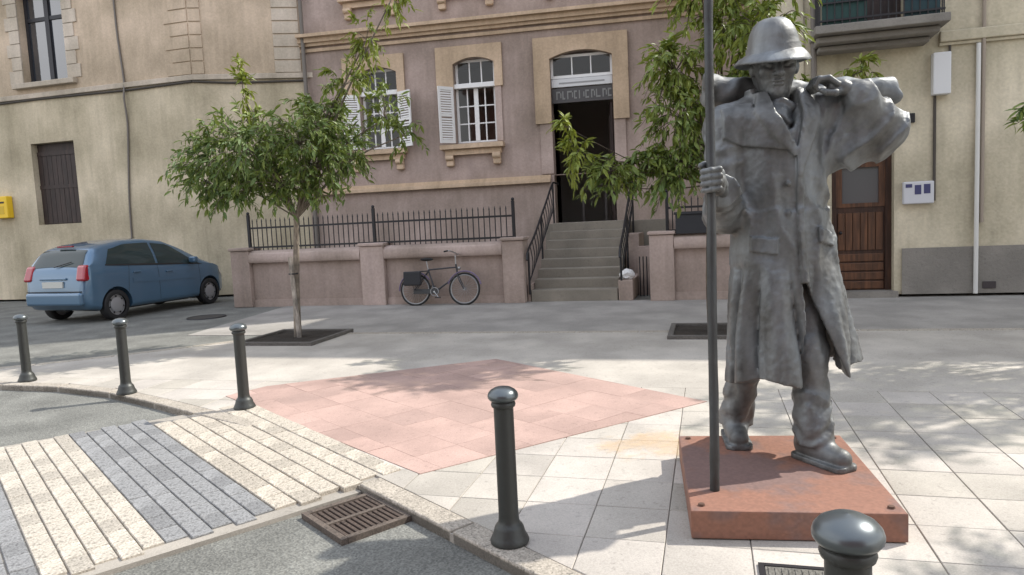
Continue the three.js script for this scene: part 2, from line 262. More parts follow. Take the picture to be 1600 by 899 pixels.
// ring-shaped surround, outer box around an arched opening
function surround(x0, x1, y0, y1, hole, z) {
  const [a, b, , d, ar] = hole, v = [[x0, y0], [a, y0], [a, d - ar]];
  for (let i = 1; i < 12; i++) { const t = i / 12; v.push([lerp(a, b, t), d - ar + ar * 4 * t * (1 - t)]); }
  v.push([b, d - ar], [b, y0], [x1, y0], [x1, y1], [x0, y1]);
  return new THREE.ExtrudeGeometry(new THREE.Shape(v.map(p => new THREE.Vector2(...p))), { depth: z, bevelEnabled: false });
}
function casement(parent, x0, x1, y0, y1, z, cols, rows, name = 'window', withPane = true) {
  const fr = mesh(name, [bx(x0, x0 + 0.06, y0, y1, z - 0.05, z), bx(x1 - 0.06, x1, y0, y1, z - 0.05, z), bx(x0 + 0.06, x1 - 0.06, y0, y0 + 0.07, z - 0.05, z), bx(x0 + 0.06, x1 - 0.06, y1 - 0.06, y1, z - 0.05, z)], M.whiteP, parent);
  const X0 = x0 + 0.06, X1 = x1 - 0.06, Y0 = y0 + 0.07, Y1 = y1 - 0.06;
  for (let i = 1; i < cols; i++) mesh('mullion', bx(lerp(X0, X1, i / cols) - (i === cols / 2 ? 0.055 : 0.015), lerp(X0, X1, i / cols) + (i === cols / 2 ? 0.055 : 0.015), Y0, Y1, z - 0.045, z - (i === cols / 2 ? -0.012 : 0.005)), M.whiteP, fr);
  for (let j = 1; j < rows; j++) mesh('glazing_bar', bx(X0, X1, lerp(Y0, Y1, j / rows) - 0.015, lerp(Y0, Y1, j / rows) + 0.015, z - 0.04, z - 0.008), M.whiteP, fr);
  if (withPane) for (let i = 0; i < cols; i++) for (let j = 0; j < rows; j++) { const g = new THREE.PlaneGeometry((X1 - X0) / cols, (Y1 - Y0) / rows).translate(lerp(X0, X1, (i + 0.5) / cols), lerp(Y0, Y1, (j + 0.5) / rows), z - 0.026); mesh('pane', g, M.glass, fr); }
  return fr;
}
const A11 = 11 * Math.PI / 180;
{ // mauve building with the arched doorway, local x from its left end
  const b = thing('mauve_building', 'mauve plastered building with ochre window surrounds and an arched doorway up steps', 'building', [-5.25, 0, -19.33], -A11);
  const Wd = 12.3, Ht = 17.9;
  const wins = [[1.58, 2.6, 3.62, 5.68, 0.14], [4.1, 5.16, 3.62, 5.72, 0.14]], dr = [6.56, 8.08, 1.5, 5.66, 0.16];
  const ups = []; for (const y of [7.5, 11.2]) for (const x of [1.6, 4.1, 6.8, 9.4]) ups.push([x, x + 1.05, y, y + 2.3, 0.14]);
  mesh('wall', wallGeo(0, Wd, 2.68, Ht, [...wins.map(w => w), [dr[0], dr[1], 2.675, dr[3], dr[4]], ...ups].map((h, i) => i === 2 ? [h[0], h[1], 2.69, h[3], h[4]] : h), 0.42), M.mauve, b);
  mesh('base_wall', [wallGeo(0, dr[0], 0, 2.68, [], 0.5).translate(0, 0, 0.06), wallGeo(dr[1], Wd, 0, 2.68, [], 0.5).translate(0, 0, 0.06), bx(dr[0], dr[1], 0, 1.44, -0.44, 0.03)], M.mauveLow, b);
  mesh('body', [bx(0, 0.4, 0, Ht, -10, -0.43), bx(Wd - 0.4, Wd, 0, Ht, -10, -0.43), bx(0.4, Wd - 0.4, 0, Ht, -10, -9.6)], M.mauve, b);
  mesh('floor', [bx(0.4, Wd - 0.4, 1.2, 1.46, -9.6, -0.45), bx(0.4, Wd - 0.4, 6.3, 6.6, -9.6, -0.43), bx(0.4, Wd - 0.4, 10.4, 10.7, -9.6, -0.43)], mat(0.26, 0.21, 0.18), b);
  mesh('inner_wall', [bx(0.4, 6.0, 1.46, 6.3, -4.2, -4.05), bx(5.9, 6.05, 1.46, 6.3, -4.05, -0.43), bx(8.6, 8.75, 1.46, 6.3, -6, -0.43), bx(6.0, 8.75, 1.46, 6.3, -6.15, -6), bx(0.4, Wd - 0.4, 6.6, 10.4, -4.2, -4.05), bx(0.4, Wd - 0.4, 10.7, 14, -4.2, -4.05)], M.room, b);
  const rf = mesh('roof', [bx(-0.2, Wd + 0.2, Ht, Ht + 0.35, -10.2, 0.45)], M.ochre, b);
  // cornice between the storeys, in stepped mouldings
  const cn = mesh('cornice', [bx(0, Wd, 6.36, 6.44, 0.004, 0.1), bx(0, Wd, 6.44, 6.56, 0.004, 0.17), bx(0, Wd, 6.56, 6.64, 0.004, 0.28)], M.ochre, b);
  mesh('fillet', bx(0, Wd, 6.22, 6.3, 0.004, 0.06), M.ochre, cn);
  mesh('ledge', [rb(0, dr[0] - 0.08, 2.5, 2.6, 0.064, 0.2, 0.015), bx(0, dr[0] - 0.08, 2.6, 2.69, 0.004, 0.12)], M.ochre, b);
  for (const [x0, x1, y0, y1, ar] of [...wins, ...ups]) {
    const far = y0 > 6;
    mesh('window_surround', surround(x0 - 0.44, x1 + 0.16 + (far ? 0.2 : 0.05), y1 - 0.75, y1 + 0.3, [x0, x1, y1 - 0.78, y1, ar], 0.07), M.ochre, b);
    mesh('window_jamb', bx(x0 - 0.2, x0, y0, y1 - 0.752, 0.003, 0.045), M.mauveLow, b); mesh('window_jamb', bx(x1, x1 + 0.16, y0, y1 - 0.752, 0.003, 0.045), M.mauveLow, b);
    const sill = mesh('window_sill', [rb(x0 - 0.4, x1 + 0.18, y0 - 0.16, y0 - 0.04, -0.1, 0.24, 0.015), bx(x0 - 0.3, x1 + 0.1, y0 - 0.3, y0 - 0.165, 0.003, 0.12)], M.ochre, b);
    for (const x of [x0 - 0.18, x1 - 0.02]) mesh('bracket', [rb(x - 0.1, x + 0.1, y0 - 0.58, y0 - 0.305, 0.003, 0.13, 0.04), new THREE.CylinderGeometry(0.08, 0.08, 0.2, 14).rotateZ(Math.PI / 2).translate(x, y0 - 0.36, 0.12)], M.ochre, sill);
    casement(b, x0 + 0.01, x1 - 0.01, y0 - 0.02, y0 + 1.42, -0.12, 4, 3);
    casement(b, x0 + 0.01, x1 - 0.01, y0 + 1.44, y1 - 0.02, -0.16, 3, 1, 'fanlight');
    mesh('transom', rb(x0 - 0.02, x1 - 0.005, y0 + 1.36, y0 + 1.47, -0.14, 0.02, 0.01), M.whiteP, b);
  }
  // shutter leaf folded back left of the nearer window, another on the far one
  for (const [x, y, t] of [[4.08, 3.62, 0.8], [1.56, 3.62, 0.4], [2.62, 3.62, -0.5]]) {
    const sh = new THREE.Group(); sh.name = 'shutter'; b.add(sh); sh.position.set(x, y, 0.07); sh.rotation.y = t > 0 ? t : t;
    const sg = t > 0 ? -1 : 1, F = (x0, x1, y0, y1) => bx(Math.min(sg * x0, sg * x1), Math.max(sg * x0, sg * x1), y0, y1, -0.018, 0.018);
    for (const g of [F(0, 0.06, 0, 1.4), F(0.38, 0.44, 0, 1.4)]) mesh('stile', g, M.whiteP, sh); for (const g of [F(0.06, 0.38, 0, 0.08), F(0.06, 0.38, 1.32, 1.4), F(0.06, 0.38, 0.66, 0.72)]) mesh('rail', g, M.whiteP, sh);
    for (let i = 0; i < 20; i++) { const yy = 0.11 + i * 0.061 + (i > 8 ? 0.03 : 0); if (yy < 1.3) mesh('slat', box(0.32, 0.05, 0.01).rotateX(-0.6).translate(sg * 0.22, yy, 0), M.whiteP, sh); }
  }
  // doorway
  mesh('door_surround', surround(dr[0] - 0.4, dr[1] + 0.38, 3.95, 6.02, [dr[0], dr[1], 3.9, dr[3], dr[4]], 0.09), M.ochre, b);
  mesh('door_jamb', bx(dr[0] - 0.3, dr[0], 2.72, 3.945, 0.003, 0.05), M.mauveLow, b); mesh('door_jamb', bx(dr[1], dr[1] + 0.28, 2.72, 3.945, 0.003, 0.05), M.mauveLow, b);
  casement(b, dr[0], dr[1], 5.04, dr[3] - 0.06, -0.12, 3, 1, 'fanlight');
  const sg = mesh('sign_board', rb(dr[0] + 0.01, dr[1] - 0.01, 4.82, 5.02, -0.16, -0.06, 0.01), M.whiteBox, b);
  const sb = mesh('sign_band', rb(dr[0] + 0.01, dr[1] - 0.01, 4.44, 4.80, -0.15, -0.08, 0.01), mat(0.09, 0.085, 0.085), b);
  let x = dr[0] + 0.12; let k = 0;
  for (const w of [0.13, 0.1, 0.15, 0.1, 0.14, 0.12, 0.1, 0.14, 0.11, 0.12]) { const pcs = [bx(x, x + 0.03, 4.52, 4.72, -0.079, -0.07)]; if (k % 3 !== 1) pcs.push(bx(x + 0.03, x + w - 0.03, 4.68, 4.72, -0.079, -0.07)); if (k % 2) pcs.push(bx(x + 0.03, x + w - 0.03, 4.52, 4.56, -0.079, -0.07)); else pcs.push(bx(x + w - 0.03, x + w - 0.002, 4.56, 4.68, -0.079, -0.07)); mesh('lettering', pcs, mat(0.22, 0.22, 0.21), sb); x += w + 0.02; k++; }
  mesh('lettering', [bx(dr[0] + 0.2, dr[1] - 0.2, 4.895, 4.93, -0.059, -0.054)], mat(0.3, 0.3, 0.3), sg);
  // open door leaf folded inwards
  const leaf = mesh('door', [bx(0, 0.74, 1.5, 4.42, -0.05, 0)], M.brown, b); leaf.position.set(dr[1] - 0.04, 0, -0.2); leaf.rotation.y = Math.PI / 2 + 0.12;
  for (const y of [1.7, 3.0]) { const p = mesh('panel', rb(0.12, 0.62, y, y + 1.1, -0.07, 0.02, 0.02), M.brown, leaf); }
  mesh('inner_arch', [new THREE.TorusGeometry(0.32, 0.03, 8, 24, Math.PI).translate(7.35, 2.25, -2.6), bx(7.0, 7.06, 1.46, 2.25, -2.63, -2.57), bx(7.64, 7.7, 1.46, 2.25, -2.63, -2.57)], mat(0.3, 0.27, 0.25), b);
  mesh('door_bell', rb(6.22, 6.36, 4.0, 4.12, 0.003, 0.06, 0.01), M.iron, b);
  mesh('drainpipe', [rod([0.14, 0, 0.14], [0.14, Ht, 0.14], 0.055)], M.pipe, b);
}
{ // left corner building: a street wall, a canted wall and quoins
  const s = 1.06, C = [-7.53 * s, 17.85 * s], ang = 15.62 * Math.PI / 180;
  const b = thing('tan_corner_building', 'tan plastered corner building with grooved quoins and a tall dark window', 'building', [C[0], 0, -C[1]], -ang);
  const Ht = 12.5, ys = 5.62;
  const w1 = [-5.48, -3.94, 6.02, 8.45], w2 = [-5.5, -4.0, 2.1, 4.36];
  mesh('lower_wall', wallGeo(-14, 0, 0, ys, [w2], 0.45), M.olive, b);
  mesh('upper_wall', wallGeo(-14, -0.0, ys, Ht, [w1, [-9.6, -8.1, 6.02, 8.45]], 0.45), M.tan, b);
  // canted wall
  const e = V(-5.22 - C[0], 0, -(19.3 - C[1])).applyAxisAngle(V(0, 1, 0), ang), L = Math.hypot(e.x, e.z) + 0.25, ca = Math.atan2(-e.z, e.x);
  const cw = mesh('canted_wall', [bx(0, L, ys, Ht, -0.45, 0)], M.tan, b); cw.rotation.y = ca;
  const cl = mesh('canted_wall', [bx(0, L, 0, ys, -0.45, 0)], M.olive, b); cl.rotation.y = ca;
  mesh('string_course', rb(-14, 0.02, ys - 0.04, ys + 0.1, 0.003, 0.07, 0.02), M.tanTrim, b);
  const sc = mesh('string_course', rb(-0.02, L, ys - 0.04, ys + 0.1, 0.003, 0.07, 0.02), M.tanTrim, b); sc.rotation.y = ca;
  mesh('cable', tube([[-14, ys - 0.09, 0.03], [-10, ys - 0.11, 0.03], [-5, ys - 0.07, 0.03], [-2, ys - 0.10, 0.03], [0.0, ys - 0.07, 0.03]], 0.03, 6, 40), M.cable, b);
  const c2 = mesh('cable', tube([[0, ys - 0.07, 0.03], [1, ys - 0.12, 0.03], [L - 0.2, ys - 0.10, 0.03]], 0.03, 6, 20), M.cable, b); c2.rotation.y = ca;
  for (const [x0, x1, ro] of [[-0.72, 0.0, 0], [0.02, 0.32, ca], [L - 0.95, L - 0.28, ca]]) for (let y = ys + 0.12, i = 0; y < Ht - 0.3; y += 0.33, i++) { const q = mesh('quoin', rb(x0 + (i % 2 && x0 < 0 ? 0.16 : 0), x1, y, y + 0.305, -0.02, 0.026, 0.01, 1), x0 > 1 ? M.tanTrim : M.tan, b); q.rotation.y = ro; }
  // upper window: surround of blocks, casement, balcony bars
  for (const sd of [-1, 1]) for (let i = 0; i < 7; i++) { const xx = sd < 0 ? w1[0] : w1[1], w = i % 2 ? 0.34 : 0.46; mesh('surround_block', rb(sd < 0 ? xx - w : xx, sd < 0 ? xx : xx + w, 6.02 + i * 0.36, 6.02 + i * 0.36 + 0.35, -0.02, 0.03, 0.01, 1), M.tanTrim, b); }
  mesh('window_sill', rb(w1[0] - 0.3, w1[1] + 0.3, 5.86, 6.0, -0.3, 0.16, 0.02), M.tanTrim, b);
  const dm = mat(0.02, 0.02, 0.025, { roughness: 0.5 });
  const wf = mesh('window', [bx(w1[0], w1[0] + 0.09, 6.0, 8.45, -0.3, -0.22), bx(w1[1] - 0.09, w1[1], 6.0, 8.45, -0.3, -0.22), bx(w1[0] + 0.09, w1[1] - 0.09, 6.0, 6.1, -0.3, -0.22), bx(w1[0] + 0.7, w1[0] + 0.84, 6.1, 8.45, -0.29, -0.21), bx(w1[0] + 0.09, w1[1] - 0.09, 7.7, 7.8, -0.295, -0.225)], dm, b);
  const gm = new THREE.MeshPhysicalMaterial({ color: lin(0.03, 0.035, 0.045), roughness: 0.04, clearcoat: 1, clearcoatRoughness: 0.02, reflectivity: 0.9 });
  mesh('pane', bx(w1[0] + 0.09, w1[0] + 0.7, 6.1, 8.45, -0.27, -0.262), gm, wf); mesh('pane', bx(w1[0] + 0.84, w1[1] - 0.09, 6.1, 8.45, -0.27, -0.262), gm, wf);
  mesh('room', [bx(w1[0] - 0.3, w1[1] + 0.3, 5.8, 8.8, -1.4, -1.3)], M.room, b);
  mesh('shutter_panel', [bx(w2[0], w2[1], w2[2], w2[3], -0.26, -0.2)], M.brown, b);
  for (let i = 0; i < 9; i++) mesh('plank', rb(w2[0] + i * 0.1667 + 0.004, w2[0] + (i + 1) * 0.1667 - 0.004, w2[2] + 0.02, w2[3] - 0.35, -0.2, -0.17, 0.006, 1), M.brown, b);
  mesh('shutter_rail', bx(w2[0], w2[1], w2[3] - 0.34, w2[3] - 0.22, -0.2, -0.165), M.brown, b); mesh('shutter_rail', bx(w2[0], w2[1], w2[2] + 1.0, w2[2] + 1.1, -0.169, -0.155), M.brown, b);
  mesh('drain_cable', tube([[-2.2, 8.4, 0.03], [-2.18, 7, 0.03], [-2.1, 5.8, 0.035], [-2.1, 5.3, 0.09], [-2.12, 4.6, 0.03], [-2.3, 2.6, 0.03], [-2.36, 0.4, 0.03]], 0.026, 6, 60), M.pipe, b);
  mesh('back_walls', [bx(-14, -13.5, 0, Ht, -10, -0.46), bx(-13.5, 2.2, 0, Ht, -10.4, -10)], M.tan, b);
  mesh('roof', [bx(-14.2, 2.3, Ht, Ht + 0.3, -10.4, 0.3)], M.tan, b);
  const yb = thing('yellow_post_box', 'small yellow box mounted on the tan corner building wall', 'box', [C[0] - 6.62 * Math.cos(ang), 2.34, -C[1] - 6.62 * Math.sin(ang)], -ang);
  mesh('case', rb(-0.28, 0.27, 0, 0.62, 0.003, 0.2, 0.03), M.yellow, yb); mesh('slot', rb(-0.18, 0.17, 0.42, 0.47, 0.195, 0.212, 0.006), M.dark, yb); mesh('plate', bx(-0.16, 0.15, 0.12, 0.34, 0.2, 0.206), mat(0.62, 0.42, 0.05), yb);
}
const fpos = (s, z, y = 0) => { const [x, d] = fw(s, z); return [x, y, -d]; };
{ // cream building on the right, built on the street front
  const b = thing('cream_building', 'cream plastered building with a brown wooden door and iron balcony', 'building', [0, 0, -14.35], -TH);
  const Ht = 9.8, X0 = 4.95, X1 = 17, dr = [5.95, 6.95, 0, 2.98];
  mesh('wall', wallGeo(X0, X1, 0, Ht, [[dr[0], dr[1], 0.002, dr[3]], [6.05, 7.1, 4.62, 7.0], [10.5, 11.5, 4.62, 7.0], [10.5, 11.5, 1.3, 3.0]], 0.45), M.cream, b);
  mesh('dado', [bx(X0, dr[0] - 0.06, 0, 0.8, 0.003, 0.04), bx(dr[1] + 0.12, X1, 0, 0.8, 0.003, 0.04)], M.dado, b);
  mesh('body', [bx(X0, X0 + 0.4, 0, Ht, -9, -0.46), bx(X1 - 0.4, X1, 0, Ht, -9, -0.46), bx(X0 + 0.4, X1 - 0.4, 0, Ht, -9, -8.6)], M.cream, b);
  mesh('roof', [bx(X0, X1 + 0.2, Ht, Ht + 0.25, -9.2, 0.3)], M.ochre, b);
  mesh('room_back', [bx(X0 + 0.4, X1 - 0.4, 0, Ht, -2, -1.9)], M.room, b);
  mesh('string_course', [rb(7.62, X1, 4.22, 4.4, 0.003, 0.09, 0.02), bx(7.62, X1, 4.17, 4.215, 0.003, 0.05)], M.cream, b);
  // door
  const d = mesh('door', [bx(dr[0], dr[0] + 0.1, 0.02, dr[3], -0.3, -0.18), bx(dr[1] - 0.1, dr[1], 0.02, dr[3], -0.3, -0.18), bx(dr[0] + 0.1, dr[1] - 0.1, dr[3] - 0.1, dr[3], -0.3, -0.18), bx(dr[0] + 0.1, dr[1] - 0.1, 0.02, 1.55, -0.27, -0.22)], M.doorDark, b);
  mesh('pane', bx(dr[0] + 0.2, dr[1] - 0.2, 1.62, 2.25, -0.25, -0.235), new THREE.MeshPhysicalMaterial({ color: lin(0.12, 0.12, 0.12), roughness: 0.15 }), d);
  mesh('frame', [bx(dr[0] + 0.1, dr[1] - 0.1, 1.55, 1.62, -0.26, -0.2), bx(dr[0] + 0.1, dr[1] - 0.1, 2.25, 2.4, -0.26, -0.2), bx(dr[0] + 0.1, dr[0] + 0.2, 1.62, 2.25, -0.26, -0.2), bx(dr[1] - 0.2, dr[1] - 0.1, 1.62, 2.25, -0.26, -0.2), bx(dr[0] + 0.1, dr[1] - 0.1, 2.4, 2.88, -0.27, -0.23)], M.door, d);
  for (let i = 0; i < 6; i++) mesh('plank', rb(dr[0] + 0.13 + i * 0.124, dr[0] + 0.245 + i * 0.124, 0.78, 1.45, -0.22, -0.195, 0.008, 1), M.door, d);
  for (let i = 0; i < 4; i++) mesh('rail', rb(dr[0] + 0.12, dr[1] - 0.12, 0.08 + i * 0.165, 0.225 + i * 0.165, -0.22, -0.19, 0.015, 1), M.door, d);
  mesh('handle', new THREE.SphereGeometry(0.03, 10, 8).translate(dr[0] + 0.17, 1.1, -0.17), M.iron, d);
  mesh('threshold', bx(dr[0] - 0.05, dr[1] + 0.05, -0.06, 0.06, -0.4, 0.1), M.dado, b);
  // balcony
  const bal = mesh('balcony', [rb(5.6, 7.6, 4.42, 4.56, 0.003, 0.72, 0.02), rb(5.65, 7.5, 4.30, 4.415, 0.003, 0.55, 0.03), rb(5.7, 7.4, 4.2, 4.295, 0.003, 0.35, 0.03)], M.dado, b);
  for (let i = 0; i <= 16; i++) mesh('baluster', rod([5.68 + i * 0.1145, 4.56, 0.66], [5.68 + i * 0.1145, 5.5, 0.66], 0.012, 0.012, 6), M.iron, bal);
  for (const x of [5.68, 7.512]) for (let i = 0; i < 5; i++) mesh('baluster', rod([x, 4.56, 0.08 + i * 0.12], [x, 5.5, 0.08 + i * 0.12], 0.012, 0.012, 6), M.iron, bal);
  mesh('rail', [bx(5.66, 7.53, 5.5, 5.54, 0.64, 0.68), bx(5.663, 5.697, 5.503, 5.537, -0.02, 0.66), bx(7.493, 7.527, 5.503, 5.537, -0.02, 0.66)], M.iron, bal); mesh('rail', bx(5.66, 7.53, 4.62, 4.65, 0.645, 0.675), M.iron, bal); mesh('rail', bx(5.66, 7.53, 4.9, 4.925, 0.645, 0.675), M.iron, bal);
  mesh('cloth_screen', bx(5.72, 6.4, 4.58, 5.45, 0.62, 0.63), mat(0.03, 0.07, 0.065), bal); mesh('cloth_screen', bx(6.95, 7.46, 4.58, 5.45, 0.62, 0.63), mat(0.03, 0.06, 0.07), bal);
  mesh('balcony_door', [bx(6.05, 7.1, 4.62, 7.0, -0.3, -0.24)], M.brown, b); mesh('shutter', [bx(10.5, 11.5, 1.3, 3.0, -0.3, -0.24), bx(10.5, 11.5, 4.62, 7.0, -0.3, -0.24)], M.brown, b);
  // pipes, cables and boxes belong to the wall
  mesh('drainpipe', rod([5.66, 0, 0.1], [5.66, Ht, 0.1], 0.05), M.pipe, b);
  mesh('conduit', [rod([7.56, 1.6, 0.03], [7.56, 3.38, 0.03], 0.024), rod([7.78, 3.6, 0.03], [7.78, 4.2, 0.03], 0.02)], M.cable, b);
  mesh('drainpipe', [rod([8.27, 1.2, 0.05], [8.27, 4.6, 0.05], 0.032), rod([8.27, 4.6, 0.05], [8.27, Ht, 0.05], 0.03)], mat(0.30, 0.25, 0.2), b);
  mesh('drainpipe', rod([8.19, 0, 0.07], [8.19, 4.15, 0.07], 0.036), M.whitePipe, b);
  mesh('meter_box', rb(7.5, 7.77, 3.36, 4.05, 0.003, 0.16, 0.02), M.whiteBox, b);
  const e = mesh('electric_box', rb(7.07, 7.54, 1.56, 1.94, 0.003, 0.12, 0.02), mat(0.55, 0.55, 0.57), b);
  mesh('marking', [bx(7.24, 7.34, 1.72, 1.88, 0.121, 0.124), bx(7.38, 7.48, 1.73, 1.89, 0.121, 0.124), bx(7.1, 7.2, 1.84, 1.9, 0.121, 0.124)], mat(0.06, 0.06, 0.14), e);
  mesh('entry_phone', rb(7.08, 7.26, 2.94, 3.1, 0.003, 0.05, 0.01), M.iron, b);
  mesh('wall_vent', [rb(8.3, 8.5, 0.08, 0.2, 0.04, 0.06, 0.01)], M.dark, b);
  mesh('pilaster', [bx(X0, X0 + 0.55, 0.8, Ht, 0.003, 0.05)], M.cream, b);
}
{ // brick house across the road, behind the viewer: what the dark window mirrors
  const b = thing('red_brick_house', 'red brick house across the road facing the square', 'house', [-3, 0, 11], Math.PI);
  const holes = []; for (const y of [1.0, 4.6, 8.0]) for (let i = 0; i < 7; i++) holes.push([-10 + i * 3, -8.8 + i * 3, y, y + 1.9]);
  mesh('wall', wallGeo(-11, 11.5, 0, 10.5, holes, 0.4), M.brick, b);
  for (const h of holes) mesh('window', bx(h[0], h[1], h[2], h[3], -0.3, -0.24), mat(0.08, 0.09, 0.1, { roughness: 0.2 }), b);
  mesh('body', [bx(-11, 11.5, 0, 10.5, -8, -7.6), bx(-11, -10.6, 0, 10.5, -7.6, -0.41), bx(11.1, 11.5, 0, 10.5, -7.6, -0.41)], M.brick, b);
  mesh('roof', bx(-11.3, 11.8, 10.5, 10.8, -8.3, 0.4), mat(0.25, 0.12, 0.08), b);
}
// ---------- garden walls, railings, steps ----------
function gardenWall(label, piers, panels, x0) {
  const w = thing('garden_wall', label, 'wall', [0, 0, -14.35], -TH, undefined);
  for (const [a, c] of piers) { mesh('pier', rb(a, c, -0.06, 1.2, -0.42, 0.03, 0.02), M.mauveLow, w); mesh('pier_cap', rb(a - 0.03, c + 0.03, 1.203, 1.27, -0.45, 0.06, 0.02), M.mauveLow, w); }
  for (const [a, c] of panels) {
    mesh('panel', bx(a, c, -0.06, 0.93, -0.3, -0.08), M.mauve, w);
    const sh = new THREE.Shape(); sh.moveTo(-0.38, 0.93); sh.lineTo(0.02, 0.93); sh.quadraticCurveTo(0.06, 1.0, 0.02, 1.12); sh.quadraticCurveTo(-0.04, 1.2, -0.14, 1.2); sh.lineTo(-0.34, 1.2); sh.lineTo(-0.38, 1.12);
    const g = new THREE.ExtrudeGeometry(sh, { depth: c - a, bevelEnabled: false, curveSegments: 10 }).rotateY(-Math.PI / 2).scale(1, 1, 1); // z of shape -> -x
    // shape x becomes z after rotation
    const p = g.attributes.position; for (let i = 0; i < p.count; i++) p.setX(i, c + p.getX(i)); g.computeVertexNormals();
    mesh('coping', g, M.mauveLow, w);
    mesh('plinth', bx(a, c, -0.06, 0.1, -0.32, -0.04), M.mauveLow, w);
  }
  return w;
}
gardenWall('long mauve garden wall with rounded coping behind the bicycle', [[-6.5, -6.03], [-3.31, -2.76], [-0.17, 0.27]], [[-6.027, -3.313], [-2.757, -0.173]]);
gardenWall('short mauve garden wall between the steps and the cream building', [[2.74, 3.2]], [[3.203, 4.94]]);
function railing(label, x0, x1, posts, y0 = 1.28) {
  const r = thing('iron_railing', label, 'railing', [0, 0, -14.35], -TH);
  for (const x of posts) mesh('post', [rb(x - 0.03, x + 0.03, y0 - 0.06, 2.0, -0.2, -0.14, 0.006, 1), new THREE.SphereGeometry(0.036, 8, 6).translate(x, 2.03, -0.17)], M.iron, r);
  mesh('rail', bx(x0, x1, y0 + 0.03, y0 + 0.07, -0.185, -0.155), M.iron, r); mesh('rail', bx(x0, x1, 1.68, 1.72, -0.185, -0.155), M.iron, r);
  for (let x = x0 + 0.1; x < x1 - 0.04; x += 0.118) { if (posts.some(p => Math.abs(p - x) < 0.05)) continue; mesh('picket', [rod([x, y0 - 0.02, -0.17], [x, 1.84, -0.17], 0.011, 0.011, 6), rod([x, 1.84, -0.17], [x, 1.91, -0.17], 0.016, 0.002, 6)], M.iron, r); }
}
railing('black iron railing with pickets on the long garden wall', -6.1, 0.05, [-6.1, -3.03, 0.05], 1.22);
railing('black iron railing with pickets on the short garden wall', 3.08, 4.92, [3.08, 4.9], 1.22);
{
  const pb = thing('planter_box', 'black planter box standing on the short garden wall', 'planter', fpos(3.62, -0.16, 1.2), -TH);
  pb.position.set(...fpos(3.66, 0, 1.203));
  mesh('side', [rb(-0.42, 0.42, 0, 0.36, -0.09, 0.03, 0.012), rb(-0.45, 0.45, 0.36, 0.41, -0.11, 0.05, 0.01)], mat(0.03, 0.03, 0.033), pb); mesh('soil', bx(-0.4, 0.4, 0.4, 0.415, -0.08, 0.02), M.soil, pb);
  const st = thing('entrance_steps', 'worn grey stone entrance steps up to the arched doorway', 'steps', [0, 0, -14.35], -TH);
  const N = 8, rise = 1.5 / N, run = 0.33;
  for (let i = 0; i < N; i++) { const z = -0.15 - i * run; mesh('step', rb(0.36, 2.1, i * rise - 0.06, (i + 1) * rise - 0.004, z - run - 0.05, z + 0.02, 0.015), M.step, st); }
  mesh('landing', bx(0.1, 2.9, 0, 1.47, -4.6, -0.16 - N * run - 0.06), M.step, st);
  mesh('side_wall', [rb(2.12, 2.4, -0.06, 0.35, -2.8, -0.1, 0.02), bx(2.12, 2.4, 0.35, 1.2, -2.8, -1.6)], M.mauveLow, st); mesh('side_wall', [rb(0.28, 0.345, -0.06, 0.3, -2.8, -0.15, 0.02)], M.mauveLow, st);
  mesh('basement_wall', bx(2.42, 2.72, -0.06, 0.95, -1.25, -1.1), M.mauveLow, st);
  for (let i = 0; i < 4; i++) mesh('grille_bar', rod([2.47 + i * 0.07, -0.06, -0.9], [2.47 + i * 0.07, 0.75, -0.9], 0.012), M.iron, st);
  const bg = thing('carrier_bag', 'small crumpled white bag lying beside the entrance steps', 'bag', fpos(2.27, 0.25, 0.352), -TH); bg.position.set(...fpos(2.26, -0.35, 0.352));
  const g = new THREE.IcosahedronGeometry(0.12, 3), p = g.attributes.position; for (let i = 0; i < p.count; i++) { const n = 1 + 0.35 * NZ.noise(p.getX(i) * 14, p.getY(i) * 14, p.getZ(i) * 14); p.setXYZ(i, p.getX(i) * n * 1.2, Math.max(-0.085, p.getY(i) * n * 0.9) + 0.085, p.getZ(i) * n); } g.computeVertexNormals(); mesh('sack', g, M.whiteP, bg);
  for (const [x, lab] of [[0.34, 'curved iron handrail of the steps on the bicycle side'], [2.18, 'straight iron handrail of the steps beside the carrier bag']]) {
    const h = thing('handrail', lab, 'handrail', [0, 0, -14.35], -TH);
    const yAt = z => 0.95 + Math.max(0, (-0.15 - z)) / run * rise, zs = [-0.12, -0.75, -1.4, -2.05, -2.75];
    const base = z => x > 2 ? (z > -1.6 ? 0.35 : 1.2) : Math.max(0.298, clamp((-0.15 - z) / run, 0, N) * rise * 1.0 - 0.1);
    mesh('rail', tube([[x, yAt(-0.1) - 0.15, 0.02], [x, yAt(-0.12) + 0.02, -0.06], ...zs.slice(1).map(z => [x, yAt(z), z]), [x, yAt(-2.75), -3.4]], 0.024, 8, 30), M.iron, h);
    for (const z of [-0.12, -1.4, -2.75]) mesh('post', rod([x, x > 2 ? base(z) - 0.01 : 0.1, z], [x, yAt(z), z], 0.022), M.iron, h);
    mesh('rail', tube([[x, yAt(-0.12) - 0.6, -0.12], [x, yAt(-2.75) - 0.6, -2.75]], 0.014, 6), M.iron, h);
    for (let i = 1; i < 14; i++) { const z = -0.12 - i * 0.19; mesh('bar', tube([[x, yAt(z) - 0.6, z], [x + 0.03, yAt(z) - 0.3, z - 0.05], [x, yAt(z), z]], 0.01, 6, 6), M.iron, h); }
  }
}
